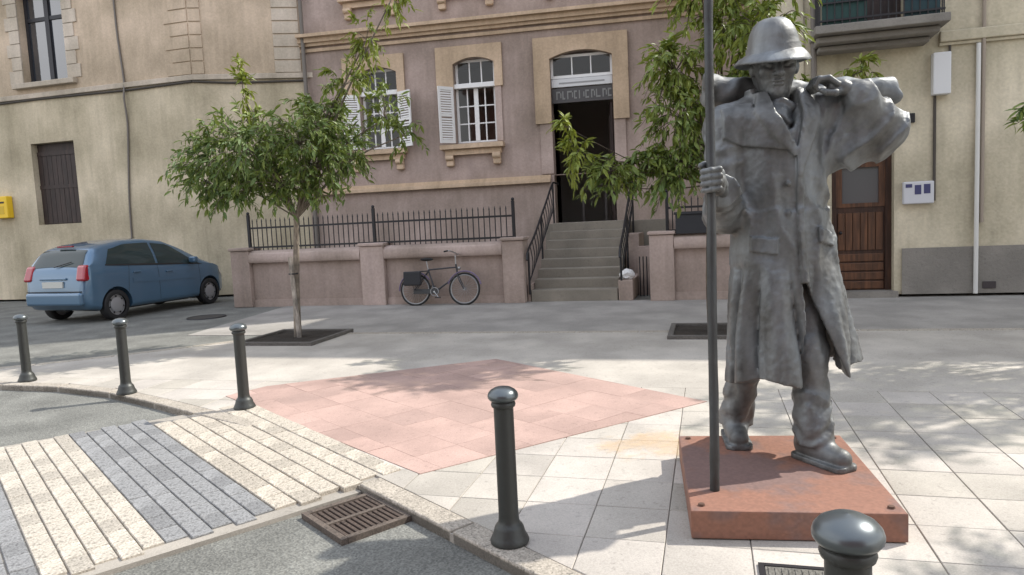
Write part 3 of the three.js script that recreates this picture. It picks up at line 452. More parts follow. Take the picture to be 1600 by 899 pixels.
// ---------- bollards ----------
{
  const pts = [[0.095, 0], [0.098, 0.012], [0.09, 0.03], [0.08, 0.05], [0.074, 0.075], [0.066, 0.09], [0.056, 0.1], [0.052, 0.115], [0.05, 0.14], [0.0495, 0.4], [0.049, 0.68], [0.05, 0.685], [0.058, 0.69], [0.061, 0.7], [0.058, 0.712], [0.052, 0.718]].map(p => new THREE.Vector2(...p));
  const cp = [[0.05, 0.716], [0.068, 0.724], [0.075, 0.734], [0.076, 0.745], [0.072, 0.758], [0.06, 0.772], [0.04, 0.783], [0.02, 0.788], [0.001, 0.79]].map(p => new THREE.Vector2(...p));
  const labs = ['iron bollard at the far end of the kerb row, farthest from the statue', 'iron bollard in the kerb row, second from its far end', 'iron bollard at the corner of the red paving by the crossing', 'tall dark iron bollard beside the drain grate', 'iron bollard with shiny mushroom cap in front of the rusty plate'];
  const src = thing('bollard', labs[0], 'bollard', [-5.7, 0.004, -8.25], 0, 'iron bollards along the kerb');
  mesh('post', new THREE.LatheGeometry(pts, 32), M.bollard, src); mesh('cap', new THREE.LatheGeometry(cp, 32), M.cap, src);
  [[-4.04, 7.31], [-2.5, 6.45], [-0.07, 3.45], [0.78, 1.66]].forEach(([x, d], i) => { const c = src.clone(); c.name = numbered('bollard'); c.userData = { ...src.userData, label: labs[i + 1] }; c.position.set(x, 0.006, -d); c.rotation.y = i; if (i === 3) c.scale.setScalar(1.085); if (i === 2) c.rotation.z = 0; scene.add(c); });
}
// ---------- car ----------
{
  const fi = 19.5 * Math.PI / 180;   // heading: right of straight ahead
  // car axes: x forward, y up, z to its right
  const fwd = [Math.sin(fi), Math.cos(fi)], rgt = [Math.cos(fi), -Math.sin(fi)];
  const rw = [-8.2, 14.85];           // right rear wheel on the ground
  const cx = rw[0] + fwd[0] * 1.25 - rgt[0] * 0.8, cd = rw[1] + fwd[1] * 1.25 - rgt[1] * 0.8;
  const car = thing('parked_car', 'small blue hatchback parked against the tan corner building', 'car', [cx, -0.06, -cd], Math.PI / 2 - fi); car.scale.set(1.06, 1.075, 1.06);
  const paint = new THREE.MeshPhysicalMaterial({ color: lin(0.08, 0.16, 0.25), metalness: 0.35, roughness: 0.35, clearcoat: 1, clearcoatRoughness: 0.05 });
  const cg = new THREE.MeshPhysicalMaterial({ color: lin(0.03, 0.045, 0.045), roughness: 0.06, specularIntensity: 0.8 });
  const blk = mat(0.015, 0.015, 0.016, { roughness: 0.6 });
  const line = (tab, x) => { for (let i = 0; i + 1 < tab.length; i++) if (x <= tab[i + 1][0]) { const t = (x - tab[i][0]) / (tab[i + 1][0] - tab[i][0]); return lerp(tab[i][1], tab[i + 1][1], clamp(t, 0, 1)); } return tab[tab.length - 1][1]; };
  const top = x => line([[-1.915, 0.62], [-1.90, 0.80], [-1.86, 0.98], [-1.80, 1.08], [-1.64, 1.32], [-1.52, 1.41], [-1.3, 1.47], [-0.8, 1.53], [-0.3, 1.54], [0.2, 1.485], [0.6, 1.33], [1.15, 1.05], [1.3, 1.0], [1.6, 0.9], [1.8, 0.78], [1.88, 0.66], [1.915, 0.56]], x);
  const bot = x => line([[-1.915, 0.36], [-1.8, 0.26], [-1.5, 0.2], [1.5, 0.2], [1.85, 0.25], [1.915, 0.36]], x);
  const wid = x => line([[-1.915, 0.66], [-1.88, 0.74], [-1.78, 0.80], [-1.5, 0.835], [0, 0.84], [1.2, 0.83], [1.6, 0.78], [1.8, 0.68], [1.915, 0.5]], x);
  const belt = x => line([[-1.9, 1.08], [-1.2, 1.02], [0, 0.95], [1.2, 0.9]], x);
  function sec(x) {
    const w = wid(x), t = top(x), b = bot(x), be = Math.min(belt(x), t - 0.06), h = Math.max(0, t - be - 0.06), wr = w - 0.05 - 0.33 * h;
    return [[0, b], [w * 0.8, b], [w - 0.03, b + 0.05], [w - 0.005, b + 0.14], [w, lerp(b, be, 0.5)], [w - 0.005, be - 0.14], [w - 0.028, be], [lerp(w - 0.028, wr, 0.5) + 0.012, be + h * 0.5], [wr + 0.01, be + h * 0.86], [wr - 0.05, t - 0.035], [wr - 0.16, t - 0.004], [wr * 0.4, t + 0.012], [0, t + 0.016]];
  }
  const S = (x, v) => { const s = sec(x), n = s.length - 1, k = clamp(v * n, 0, n - 1e-6), i = Math.floor(k), f = k - i; const p = j => s[clamp(j, 0, n)]; const c = q => { const a = p(i - 1)[q], b = p(i)[q], d = p(i + 1)[q], e = p(i + 2)[q]; return 0.5 * (2 * b + (d - a) * f + (2 * a - 5 * b + 4 * d - e) * f * f + (3 * b - a - 3 * d + e) * f * f * f); }; return V(x, c(1), c(0)); };
  const xs = []; for (let i = 0; i <= 60; i++) { const t = i / 60; xs.push(1.915 * Math.sign(t - 0.5) * (1 - Math.pow(1 - Math.abs(2 * t - 1), 1.5))); }
  xs.sort((a, b) => a - b);
  const nv = 36, pos = [], idx = [], row = 2 * nv;
  for (const x of xs) { for (let j = 0; j < nv; j++) { const p = S(x, j / nv); pos.push(p.x, p.y, p.z); } for (let j = 0; j < nv; j++) { const p = S(x, 1 - j / nv); pos.push(p.x, p.y, -p.z); } }
  for (let i = 0; i + 1 < xs.length; i++) for (let j = 0; j < row; j++) { const a = i * row + j, b = i * row + (j + 1) % row, c = a + row, d = b + row; idx.push(a, b, c, b, d, c); }
  for (const [i, f] of [[0, 1], [xs.length - 1, 0]]) { const q = pos.length / 3; pos.push(xs[i], 0.5, 0); for (let j = 0; j < row; j++) { const a = i * row + j, b = i * row + (j + 1) % row; f ? idx.push(q, b, a) : idx.push(q, a, b); } }
  let bg = new THREE.BufferGeometry(); bg.setAttribute('position', new THREE.Float32BufferAttribute(pos, 3)); bg.setIndex(idx); bg.computeVertexNormals();
  { // make sure faces look outwards
    let vol = 0; for (let i = 0; i < idx.length; i += 3) { const a = V().fromArray(pos, idx[i] * 3), b = V().fromArray(pos, idx[i + 1] * 3), c = V().fromArray(pos, idx[i + 2] * 3); vol += a.dot(b.cross(c)); }
    if (vol < 0) { for (let i = 0; i < idx.length; i += 3) { const t = idx[i]; idx[i] = idx[i + 1]; idx[i + 1] = t; } bg.setIndex(idx); bg.computeVertexNormals(); }
  }
  const ev = new Evaluator(); ev.attributes = ['position', 'normal']; let br = new Brush(bg); br.updateMatrixWorld();
  for (const x of [-1.25, 1.25]) for (const z of [-0.8, 0.8]) { const c = new Brush(new THREE.CylinderGeometry(0.345, 0.345, 0.5, 40).rotateX(Math.PI / 2)); c.geometry.deleteAttribute('uv'); c.position.set(x, 0.3, z); c.updateMatrixWorld(); br = ev.evaluate(br, c, SUBTRACTION); br.updateMatrixWorld(); }
  const bodyG = toCreasedNormals(mergeVertices((() => { const g = br.geometry.clone(); for (const k of Object.keys(g.attributes)) if (k !== 'position') g.deleteAttribute(k); g.clearGroups(); return g; })(), 1e-4), 0.6);
  const body = mesh('body', bodyG, paint, car);
  mesh('underbody', [bx(-0.85, 0.85, 0.17, 0.5, -0.55, 0.55)], blk, car);
  const patch = (f, nu, nw, off = 0.005) => { const pos = [], idx = []; for (let i = 0; i <= nu; i++) for (let j = 0; j <= nw; j++) { const [x, v, sgn] = f(i / nu, j / nw), e = 1e-3; const p = S(x, v), a = S(Math.min(1.91, x + e), v).sub(S(x - e, v)), b = S(x, Math.min(1, v + e)).sub(S(x, v - e)); let n = a.cross(b).normalize(); if (n.y * 0.6 + n.z * Math.sign(p.z + 1e-6) < 0) n.negate(); if (p.z < 1e-3) n.z = 0; p.addScaledVector(n, off); if (sgn < 0) p.z *= -1; pos.push(p.x, p.y, p.z); } for (let i = 0; i < nu; i++) for (let j = 0; j < nw; j++) { const a = i * (nw + 1) + j; idx.push(a, a + 1, a + nw + 1, a + 1, a + nw + 2, a + nw + 1); } const g = new THREE.BufferGeometry(); g.setAttribute('position', new THREE.Float32BufferAttribute(pos, 3)); g.setIndex(idx); g.computeVertexNormals(); return g; };
  const v0 = 6.25 / 12, v1 = 8.35 / 12;
  for (const s of [1, -1]) {
    mesh('side_window', patch((a, b) => [lerp(lerp(-1.42, -0.22, a), lerp(-1.22, -0.22, a), b), lerp(v0, lerp(v1 - 0.03, v1, smooth(0, 0.4, a)), b), s], 14, 8), cg, car);
    mesh('side_window', patch((a, b) => [lerp(lerp(-0.16, 1.02, a), lerp(-0.16, 0.34, a), b), lerp(v0, v1, b), s], 14, 8), cg, car);
    mesh('window_trim', [patch((a, b) => [lerp(-1.44, 1.06, a), lerp(v0 - 0.012, v0, b), s], 20, 2, 0.008)], blk, car);
    for (const x of [-0.2, 0.95]) mesh('door_seam', patch((a, b) => [x + 0.007 * a - (x < 0 ? 0.0 : 0), lerp(2.6 / 12, v0, b), s], 1, 14, 0.003), blk, car);
    mesh('door_seam', patch((a, b) => [lerp(-0.98, -0.9, b) + 0.007 * a, lerp(3.6 / 12, v0, b), s], 1, 12, 0.003), blk, car);
    mesh('side_strip', patch((a, b) => [lerp(-0.85, 0.85, a), lerp(0.36, 0.385, b), s], 16, 2, 0.012), paint, car);
    for (const x of [-0.75, 0.08]) { const p = S(x, 5.2 / 12); mesh('door_handle', rb(-0.09, 0.09, -0.018, 0.018, -0.02, 0.02, 0.012).translate(x, p.y, s * (p.z + 0.012)), paint, car); }
    const t0 = 4.9 / 12, t1 = 6.9 / 12;
    const lampR = new THREE.MeshPhysicalMaterial({ color: lin(0.34, 0.012, 0.025), roughness: 0.15, clearcoat: 1 });
    const lg = rb(-1.915, -1.66, 0.80, 1.10, 0.60, 0.815, 0.045, 3), lp = lg.attributes.position; for (let i = 0; i < lp.count; i++) { const yy = lp.getY(i); lp.setX(i, lp.getX(i) + 0.42 * Math.max(0, yy - 0.9)); lp.setZ(i, s * (lp.getZ(i) - 0.1 * (yy - 0.8) - 0.02)); } lg.computeVertexNormals(); mesh('tail_light', lg, lampR, car);
    mesh('headlight', patch((a, b) => [lerp(1.62, 1.86, a), lerp(0.42, 0.56, b), s], 8, 6, 0.008), new THREE.MeshPhysicalMaterial({ color: lin(0.5, 0.5, 0.5), roughness: 0.1, clearcoat: 1 }), car);
    mesh('mirror', rb(-0.07, 0.07, -0.06, 0.07, -0.08, 0.09, 0.04, 3).translate(0.72, 1.03, s * 0.9), paint, car);
    for (const x of [-1.25, 1.25]) {
      const w = new THREE.Group(); w.name = 'wheel'; car.add(w); w.position.set(x, 0.295, s * 0.73);
      mesh('tyre', new THREE.LatheGeometry([[0.2, -0.09], [0.27, -0.095], [0.29, -0.075], [0.295, -0.04], [0.295, 0.04], [0.29, 0.075], [0.27, 0.095], [0.2, 0.09]].map(p => new THREE.Vector2(...p)), 40).rotateX(Math.PI / 2), blk, w);
      mesh('rim', [new THREE.CylinderGeometry(0.205, 0.205, 0.1, 40).rotateX(Math.PI / 2), new THREE.SphereGeometry(0.2, 24, 8, 0, 6.3, 0, 0.8).scale(1, 0.25, 1).rotateX(s * Math.PI / 2).translate(0, 0, s * 0.035)], mat(0.38, 0.38, 0.39, { metalness: 0.5, roughness: 0.4 }), w);
      for (let k = 0; k < 7; k++) { const a = k / 7 * 6.283; mesh('rim_slot', box(0.03, 0.055, 0.01).translate(0, 0.15, s * 0.06).rotateZ(a), blk, w); }
    }
  }
  // rear: window on the hatch, plate, bumper line, wiper
  mesh('rear_window', patch((a, b) => [lerp(-1.815, -1.575, a), lerp(lerp(9.6, 9.75, a) / 12, 1, b), 1], 8, 12, 0.006), cg, car);
  mesh('rear_window', patch((a, b) => [lerp(-1.815, -1.575, a), lerp(lerp(9.6, 9.75, a) / 12, 1, b), -1], 8, 12, 0.006), cg, car);
  mesh('bumper', [rb(-1.965, -1.80, 0.34, 0.60, -0.72, 0.72, 0.06, 3)], paint, car);
  mesh('bumper_seam', [bx(-1.93, -1.85, 0.603, 0.618, -0.7, 0.7)], blk, car);
  mesh('number_plate', [bx(-1.935, -1.905, 0.69, 0.80, -0.26, 0.26)], mat(0.55, 0.55, 0.5), car);
  mesh('plate_garnish', [rb(-1.92, -1.87, 0.83, 0.87, -0.34, 0.34, 0.012)], paint, car);
  mesh('rear_wiper', [rod([-1.855, 1.07, 0], [-1.79, 1.16, 0.38], 0.009)], blk, car);
  mesh('high_brake_light', rb(-1.6, -1.55, 1.43, 1.46, -0.2, 0.2, 0.01), mat(0.25, 0.01, 0.02, { roughness: 0.2 }), car);
}
// ---------- bicycle ----------
{
  const b = thing('bicycle', 'dark city bicycle with a pannier leaning on the mauve garden wall', 'bicycle', [0, 0, 0], -TH);
  b.position.set(...fpos(-1.47, 0.24, -0.06)); b.rotation.order = 'YXZ'; b.rotation.x = -0.12;
  const fm = mat(0.05, 0.05, 0.055, { metalness: 0.4, roughness: 0.4 }), ch = mat(0.35, 0.35, 0.35, { metalness: 0.7, roughness: 0.35 }), gr = mat(0.16, 0.12, 0.2, { roughness: 0.4 });
  const R = 0.335, A = [-0.53, R, 0], B = [0.53, R, 0];
  for (const c of [A, B]) {
    const w = new THREE.Group(); w.name = 'wheel'; b.add(w); w.position.set(...c);
    mesh('tyre', new THREE.TorusGeometry(R - 0.02, 0.02, 8, 48), mat(0.02, 0.02, 0.02), w); mesh('rim', new THREE.TorusGeometry(R - 0.048, 0.012, 6, 48), ch, w);
    const sp = []; for (let i = 0; i < 28; i++) { const a = i / 28 * 6.283; sp.push(rod([0.02 * Math.cos(a + 1.4), 0.02 * Math.sin(a + 1.4), i % 2 ? 0.025 : -0.025], [0.285 * Math.cos(a), 0.285 * Math.sin(a), 0], 0.0022, 0.0022, 4)); }
    mesh('spokes', sp, ch, w); mesh('hub', new THREE.CylinderGeometry(0.022, 0.022, 0.08, 12).rotateX(Math.PI / 2), ch, w);
    mesh('mudguard', new THREE.TorusGeometry(R + 0.025, 0.016, 6, 30, 2.6).scale(1, 1, 1.6).rotateZ(c === A ? 0.6 : 0.25), gr, w);
  }
  const bb = [-0.1, 0.29, 0], st = [-0.25, 0.74, 0], hd = [0.36, 0.78, 0], hb = [0.39, 0.62, 0];
  mesh('frame', [rod(bb, st, 0.017), rod(bb, hb, 0.019), rod(st, hd, 0.016), rod(hb, [0.35, 0.84, 0], 0.02), rod([bb[0], bb[1], 0.03], [A[0], A[1], 0.05], 0.011), rod([bb[0], bb[1], -0.03], [A[0], A[1], -0.05], 0.011), rod([st[0], st[1] - 0.03, 0.02], [A[0], A[1], 0.05], 0.009), rod([st[0], st[1] - 0.03, -0.02], [A[0], A[1], -0.05], 0.009)], fm, b);
  mesh('fork', [tube([[0.39, 0.62, 0.04], [0.44, 0.5, 0.05], [0.53, R, 0.05]], 0.012), tube([[0.39, 0.62, -0.04], [0.44, 0.5, -0.05], [0.53, R, -0.05]], 0.012), rod([0.39, 0.62, -0.05], [0.39, 0.62, 0.05], 0.014)], fm, b);
  mesh('seat_post', rod(st, [-0.29, 0.92, 0], 0.013), ch, b);
  const sg = new THREE.SphereGeometry(1, 16, 10), p = sg.attributes.position; for (let i = 0; i < p.count; i++) { const x = p.getX(i), w = lerp(0.09, 0.028, smooth(-0.5, 0.6, x)); p.setXYZ(i, x * 0.14, p.getY(i) * 0.035, p.getZ(i) * w); } sg.computeVertexNormals();
  mesh('saddle', sg.translate(-0.28, 0.955, 0), mat(0.015, 0.015, 0.015), b);
  mesh('handlebar', [rod([0.35, 0.84, 0], [0.34, 1.02, 0], 0.014), tube([[0.2, 1.08, 0.29], [0.3, 1.1, 0.24], [0.38, 1.06, 0.1], [0.38, 1.04, 0], [0.38, 1.06, -0.1], [0.3, 1.1, -0.24], [0.2, 1.08, -0.29]], 0.012, 8, 30)], ch, b);
  mesh('grip', [rod([0.2, 1.08, 0.29], [0.28, 1.098, 0.26], 0.017), rod([0.2, 1.08, -0.29], [0.28, 1.098, -0.26], 0.017)], mat(0.02, 0.02, 0.02), b);
  mesh('chainwheel', [new THREE.TorusGeometry(0.085, 0.008, 6, 28).translate(bb[0], bb[1], 0.05), rod([bb[0], bb[1], 0.06], [bb[0] + 0.1, bb[1] - 0.12, 0.08], 0.011), rod([bb[0], bb[1], -0.06], [bb[0] - 0.1, bb[1] + 0.12, -0.08], 0.011), rod([bb[0], bb[1], -0.07], [bb[0], bb[1], 0.07], 0.02)], ch, b);
  mesh('pedal', [box(0.1, 0.02, 0.07, bb[0] + 0.1, bb[1] - 0.12, 0.12), box(0.1, 0.02, 0.07, bb[0] - 0.1, bb[1] + 0.12, -0.12)], mat(0.03, 0.03, 0.03), b);
  mesh('chain_case', rb(-0.56, 0.0, 0.25, 0.35, 0.036, 0.05, 0.006), mat(0.06, 0.06, 0.06), b);
  mesh('carrier', [rod([-0.24, 0.72, 0.05], [-0.78, 0.7, 0.05], 0.008), rod([-0.24, 0.72, -0.05], [-0.78, 0.7, -0.05], 0.008), rod([-0.72, 0.7, 0.05], [-0.53, R, 0.06], 0.007), rod([-0.72, 0.7, -0.05], [-0.53, R, -0.06], 0.007), rod([-0.78, 0.7, -0.05], [-0.78, 0.7, 0.05], 0.008)], fm, b);
  mesh('pannier', [rb(-0.74, -0.36, 0.42, 0.71, 0.07, 0.17, 0.03, 2)], mat(0.03, 0.03, 0.032, { roughness: 0.9 }), b);
  mesh('head_lamp', new THREE.SphereGeometry(0.035, 12, 8).translate(0.42, 0.76, 0), ch, b);
}
// ---------- trees ----------
const leafMat = new THREE.MeshPhysicalMaterial({ vertexColors: true, roughness: 0.55, transmission: 0.48, thickness: 0, side: THREE.DoubleSide, specularIntensity: 0.6 });
const barkMat = mat(0.20, 0.165, 0.125, { map: T.bark, bumpMap: T.bark, bumpScale: 0.012 });
function leaves(list) { // list of {p, dir, len, w, col}
  const pos = new Float32Array(list.length * 8 * 3 * 3 / 1), col = new Float32Array(pos.length); let q = 0;
  const up = V(), side = V(), nor = V(), tmp = V();
  for (const l of list) {
    side.set(l.dir.z, 0, -l.dir.x); if (side.lengthSq() < 1e-4) side.set(1, 0, 0); side.normalize().applyAxisAngle(l.dir, l.roll); nor.crossVectors(l.dir, side).normalize();
    const pt = (t, s, dn) => tmp.copy(l.p).addScaledVector(l.dir, t * l.len).addScaledVector(side, s * l.w).addScaledVector(nor, dn * l.len).clone();
    const b = pt(0, 0, 0), m = pt(0.5, 0, -0.02), t = pt(1, 0, -0.14), L1 = pt(0.3, 0.85, 0.05), L2 = pt(0.65, 0.8, 0.0), R1 = pt(0.3, -0.85, 0.05), R2 = pt(0.65, -0.8, 0.0);
    for (const tr of [[b, L1, m], [L1, L2, m], [L2, t, m], [b, m, R1], [R1, m, R2], [R2, m, t]]) for (const v of tr) { pos[q] = v.x; pos[q + 1] = v.y; pos[q + 2] = v.z; col[q] = l.col[0]; col[q + 1] = l.col[1]; col[q + 2] = l.col[2]; q += 3; }
  }
  const g = new THREE.BufferGeometry(); g.setAttribute('position', new THREE.BufferAttribute(pos.slice(0, q), 3)); g.setAttribute('color', new THREE.BufferAttribute(col.slice(0, q), 3)); g.computeVertexNormals(); return g;
}
function taper(pts, r0, r1, seg = 8) {
  const c = new THREE.CatmullRomCurve3(pts.map(p => V(...p))), n = pts.length * 4, f = c.computeFrenetFrames(n), pos = [], idx = [];
  for (let i = 0; i <= n; i++) { const p = c.getPointAt(i / n), r = lerp(r0, r1, i / n) * (1 + 0.12 * NZ.noise(p.x * 9, p.y * 9, p.z * 9)); for (let j = 0; j <= seg; j++) { const a = j / seg * Math.PI * 2; const v = p.clone().addScaledVector(f.normals[i], Math.cos(a) * r).addScaledVector(f.binormals[i], Math.sin(a) * r); pos.push(v.x, v.y, v.z); } }
  for (let i = 0; i < n; i++) for (let j = 0; j < seg; j++) { const a = i * (seg + 1) + j, b = a + seg + 1; idx.push(a, b, a + 1, b, b + 1, a + 1); }
  const g = new THREE.BufferGeometry(); g.setAttribute('position', new THREE.Float32BufferAttribute(pos, 3)); g.setIndex(idx); g.computeVertexNormals(); return g;
}
// clumps: [x, y, z, rx, ry, rz, leaves, warm 0..1]
const paleBark = mat(0.46, 0.42, 0.36, { map: T.bark, bumpMap: T.bark, bumpScale: 0.008 });
function tree(label, pos, trunk, r0, clumps, o = {}) {
  const t = thing('street_tree', label, 'tree', pos, 0, o.group);
  mesh('trunk', taper(trunk, r0, r0 * 0.62), o.bark || barkMat, t);
  const fork = trunk[trunk.length - 1], limbs = [], L = [];
  for (const [x, y, z, rx0, ry0, rz0, n, warm] of clumps) {
    const sp = o.spread ?? 1, rx = rx0 * sp, ry = ry0 * sp, rz = rz0 * sp;
    const a = V(...fork), c = V(x, y, z), mid = a.clone().lerp(c, 0.5).add(V(rr(-0.1, 0.1), 0.12 + rr(0, 0.12), rr(-0.1, 0.1)));
    const reach = Math.abs(x) > 1.1 && y < 3; if (reach) mid.set(x * 0.45, Math.min(y, 2.3) - 0.08, z * 0.5);
    limbs.push(taper([[fork[0], fork[1] - 0.05, fork[2]], mid.toArray(), [x, y - ry * 0.2, z]], r0 * (reach ? 0.2 : 0.42), r0 * (reach ? 0.07 : 0.14), 6));
    const nt = Math.max(4, Math.round(n * (o.dense ?? 1) / 16));
    for (let k = 0; k < nt; k++) {
      // a twig from inside the clump outwards, leaves along it
      let dx, dy, dz, q; do { dx = rr(-1, 1); dy = rr(-1, 1); dz = rr(-1, 1); q = dx * dx + dy * dy + dz * dz; } while (q > 1 || q < 0.02);
      const e = V(x + dx * rx, y + dy * ry, z + dz * rz), s = e.clone().lerp(c, 0.45), out = e.clone().sub(c).normalize();
      const drop = o.droop ?? 0.35; const endp = e.clone().addScaledVector(out, 0.12).add(V(0, -drop * 0.35, 0));
      if (k % 3 === 0) limbs.push(taper([[x, y - ry * 0.2, z], s.toArray(), e.toArray()], r0 * 0.1, 0.004, 4)); else limbs.push(taper([s.toArray(), s.clone().lerp(e, 0.6).add(V(0, 0.02, 0)).toArray(), endp.toArray()], 0.006, 0.002, 4));
      for (let i = 0; i < 16; i++) {
        const f = (i + rr(0, 0.8)) / 16, p = f < 0.7 ? s.clone().lerp(e, f / 0.7) : e.clone().lerp(endp, (f - 0.7) / 0.3);
        const d = out.clone().multiplyScalar(0.55).add(V(rr(-1, 1), rr(-1.0, 0.55) - drop, rr(-1, 1)).multiplyScalar(0.85)).normalize();
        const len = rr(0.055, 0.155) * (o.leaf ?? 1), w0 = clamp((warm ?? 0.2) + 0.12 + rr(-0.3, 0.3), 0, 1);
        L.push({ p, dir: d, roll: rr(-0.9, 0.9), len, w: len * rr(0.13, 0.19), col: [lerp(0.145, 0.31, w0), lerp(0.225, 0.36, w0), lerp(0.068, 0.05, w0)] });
      }
    }
  }
  const lm = mesh('limbs', limbs, o.bark || barkMat, t);
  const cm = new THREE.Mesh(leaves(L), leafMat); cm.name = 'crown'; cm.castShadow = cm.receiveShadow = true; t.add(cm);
  return t;
}
{
  // left street tree: dense dome of drooping leaves, long shoots to the upper right. Offsets in metres from the trunk foot
  const d = 10.67;
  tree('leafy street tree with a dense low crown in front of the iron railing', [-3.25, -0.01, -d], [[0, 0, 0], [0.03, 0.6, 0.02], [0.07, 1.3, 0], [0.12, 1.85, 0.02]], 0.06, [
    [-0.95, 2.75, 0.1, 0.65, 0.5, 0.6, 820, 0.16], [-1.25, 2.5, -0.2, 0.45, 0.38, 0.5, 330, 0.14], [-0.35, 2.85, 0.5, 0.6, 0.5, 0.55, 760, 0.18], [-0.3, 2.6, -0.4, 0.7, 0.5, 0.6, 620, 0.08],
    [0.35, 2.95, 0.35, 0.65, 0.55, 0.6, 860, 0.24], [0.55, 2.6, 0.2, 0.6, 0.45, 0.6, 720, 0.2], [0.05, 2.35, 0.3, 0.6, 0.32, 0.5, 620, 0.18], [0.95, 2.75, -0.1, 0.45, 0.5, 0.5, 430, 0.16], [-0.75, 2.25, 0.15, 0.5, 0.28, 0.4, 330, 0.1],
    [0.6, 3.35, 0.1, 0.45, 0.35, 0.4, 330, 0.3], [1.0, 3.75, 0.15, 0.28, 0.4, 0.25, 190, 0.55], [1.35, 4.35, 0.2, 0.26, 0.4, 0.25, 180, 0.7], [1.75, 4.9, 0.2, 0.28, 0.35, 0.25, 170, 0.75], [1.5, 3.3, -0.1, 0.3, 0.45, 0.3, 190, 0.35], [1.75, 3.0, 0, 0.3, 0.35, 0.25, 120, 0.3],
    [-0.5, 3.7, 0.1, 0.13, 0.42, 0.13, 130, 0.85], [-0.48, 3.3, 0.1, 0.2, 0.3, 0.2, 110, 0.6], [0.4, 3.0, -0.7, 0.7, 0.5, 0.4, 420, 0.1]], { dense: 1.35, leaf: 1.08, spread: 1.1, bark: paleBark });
  const st = thing('tree_stake', 'pale slender stake tied beside the left tree trunk', 'stake', [-3.19, -0.03, -10.55]); st.userData.label = 'pale slender stake beside the trunk of the dense low tree';
  mesh('pole', rod([0, 0, 0], [-0.05, 1.25, 0.01], 0.035, 0.03, 10), mat(0.62, 0.6, 0.56, { map: T.bark }), st); mesh('tie', new THREE.TorusGeometry(0.06, 0.012, 6, 16).rotateX(Math.PI / 2).translate(-0.03, 1.0, -0.03), M.iron, st);
  // middle tree behind the statue
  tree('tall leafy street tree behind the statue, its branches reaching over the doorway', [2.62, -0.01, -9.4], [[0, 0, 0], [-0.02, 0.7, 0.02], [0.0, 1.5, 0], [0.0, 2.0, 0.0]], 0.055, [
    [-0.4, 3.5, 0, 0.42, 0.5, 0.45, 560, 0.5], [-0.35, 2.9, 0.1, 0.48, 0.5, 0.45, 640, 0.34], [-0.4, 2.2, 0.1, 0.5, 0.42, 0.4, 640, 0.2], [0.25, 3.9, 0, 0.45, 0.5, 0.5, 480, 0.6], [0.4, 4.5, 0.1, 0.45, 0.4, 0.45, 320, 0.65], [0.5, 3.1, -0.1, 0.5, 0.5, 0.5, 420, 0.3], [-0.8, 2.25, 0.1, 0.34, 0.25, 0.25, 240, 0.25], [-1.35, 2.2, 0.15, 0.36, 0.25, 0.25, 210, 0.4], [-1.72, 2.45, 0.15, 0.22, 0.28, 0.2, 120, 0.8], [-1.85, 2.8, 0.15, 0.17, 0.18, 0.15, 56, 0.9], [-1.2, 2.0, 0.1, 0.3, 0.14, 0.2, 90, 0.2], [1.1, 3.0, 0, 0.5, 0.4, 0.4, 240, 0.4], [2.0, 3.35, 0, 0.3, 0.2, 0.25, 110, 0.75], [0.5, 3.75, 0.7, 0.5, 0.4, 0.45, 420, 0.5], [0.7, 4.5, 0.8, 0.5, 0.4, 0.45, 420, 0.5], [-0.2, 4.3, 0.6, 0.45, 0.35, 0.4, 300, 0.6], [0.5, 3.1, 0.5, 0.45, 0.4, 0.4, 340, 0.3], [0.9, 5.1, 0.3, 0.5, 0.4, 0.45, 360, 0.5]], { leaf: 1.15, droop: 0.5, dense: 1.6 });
  // trees standing right of the view: they shade the paving and one twig hangs into view
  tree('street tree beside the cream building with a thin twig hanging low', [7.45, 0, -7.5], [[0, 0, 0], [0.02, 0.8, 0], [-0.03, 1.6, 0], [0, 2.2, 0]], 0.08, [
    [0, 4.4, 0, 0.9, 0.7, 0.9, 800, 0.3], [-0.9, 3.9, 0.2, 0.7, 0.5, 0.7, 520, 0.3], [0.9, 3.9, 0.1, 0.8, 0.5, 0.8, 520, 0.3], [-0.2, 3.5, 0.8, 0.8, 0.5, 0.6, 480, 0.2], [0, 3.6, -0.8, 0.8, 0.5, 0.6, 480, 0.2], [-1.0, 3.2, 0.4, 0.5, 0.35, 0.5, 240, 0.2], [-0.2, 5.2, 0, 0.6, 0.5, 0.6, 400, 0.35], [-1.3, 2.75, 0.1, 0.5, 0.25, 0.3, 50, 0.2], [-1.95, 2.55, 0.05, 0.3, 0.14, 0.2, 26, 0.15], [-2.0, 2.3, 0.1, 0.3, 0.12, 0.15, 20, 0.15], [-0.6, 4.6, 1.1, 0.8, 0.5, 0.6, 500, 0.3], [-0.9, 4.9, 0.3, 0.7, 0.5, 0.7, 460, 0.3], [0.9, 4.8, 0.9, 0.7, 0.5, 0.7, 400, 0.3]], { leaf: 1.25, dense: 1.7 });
  tree('unseen street tree added beside the square to shade the near paving', [6.2, 0, -3.75], [[0, 0, 0], [0.02, 0.8, 0], [0.03, 1.6, 0], [0, 2.1, 0]], 0.08, [  // unseen tree, added so its crown shades the near right corner of the paving
    [0, 4.2, 0, 0.9, 0.7, 0.9, 900, 0.3], [-0.8, 3.4, 0.1, 0.7, 0.5, 0.8, 700, 0.3], [0.8, 3.6, 0.1, 0.8, 0.5, 0.8, 520, 0.3], [-0.2, 3.2, 0.8, 0.8, 0.5, 0.6, 620, 0.2], [0, 3.3, -0.6, 0.7, 0.5, 0.5, 480, 0.2], [-0.6, 2.7, 0.5, 0.5, 0.35, 0.5, 340, 0.2]], { leaf: 1.2, dense: 1.8 });
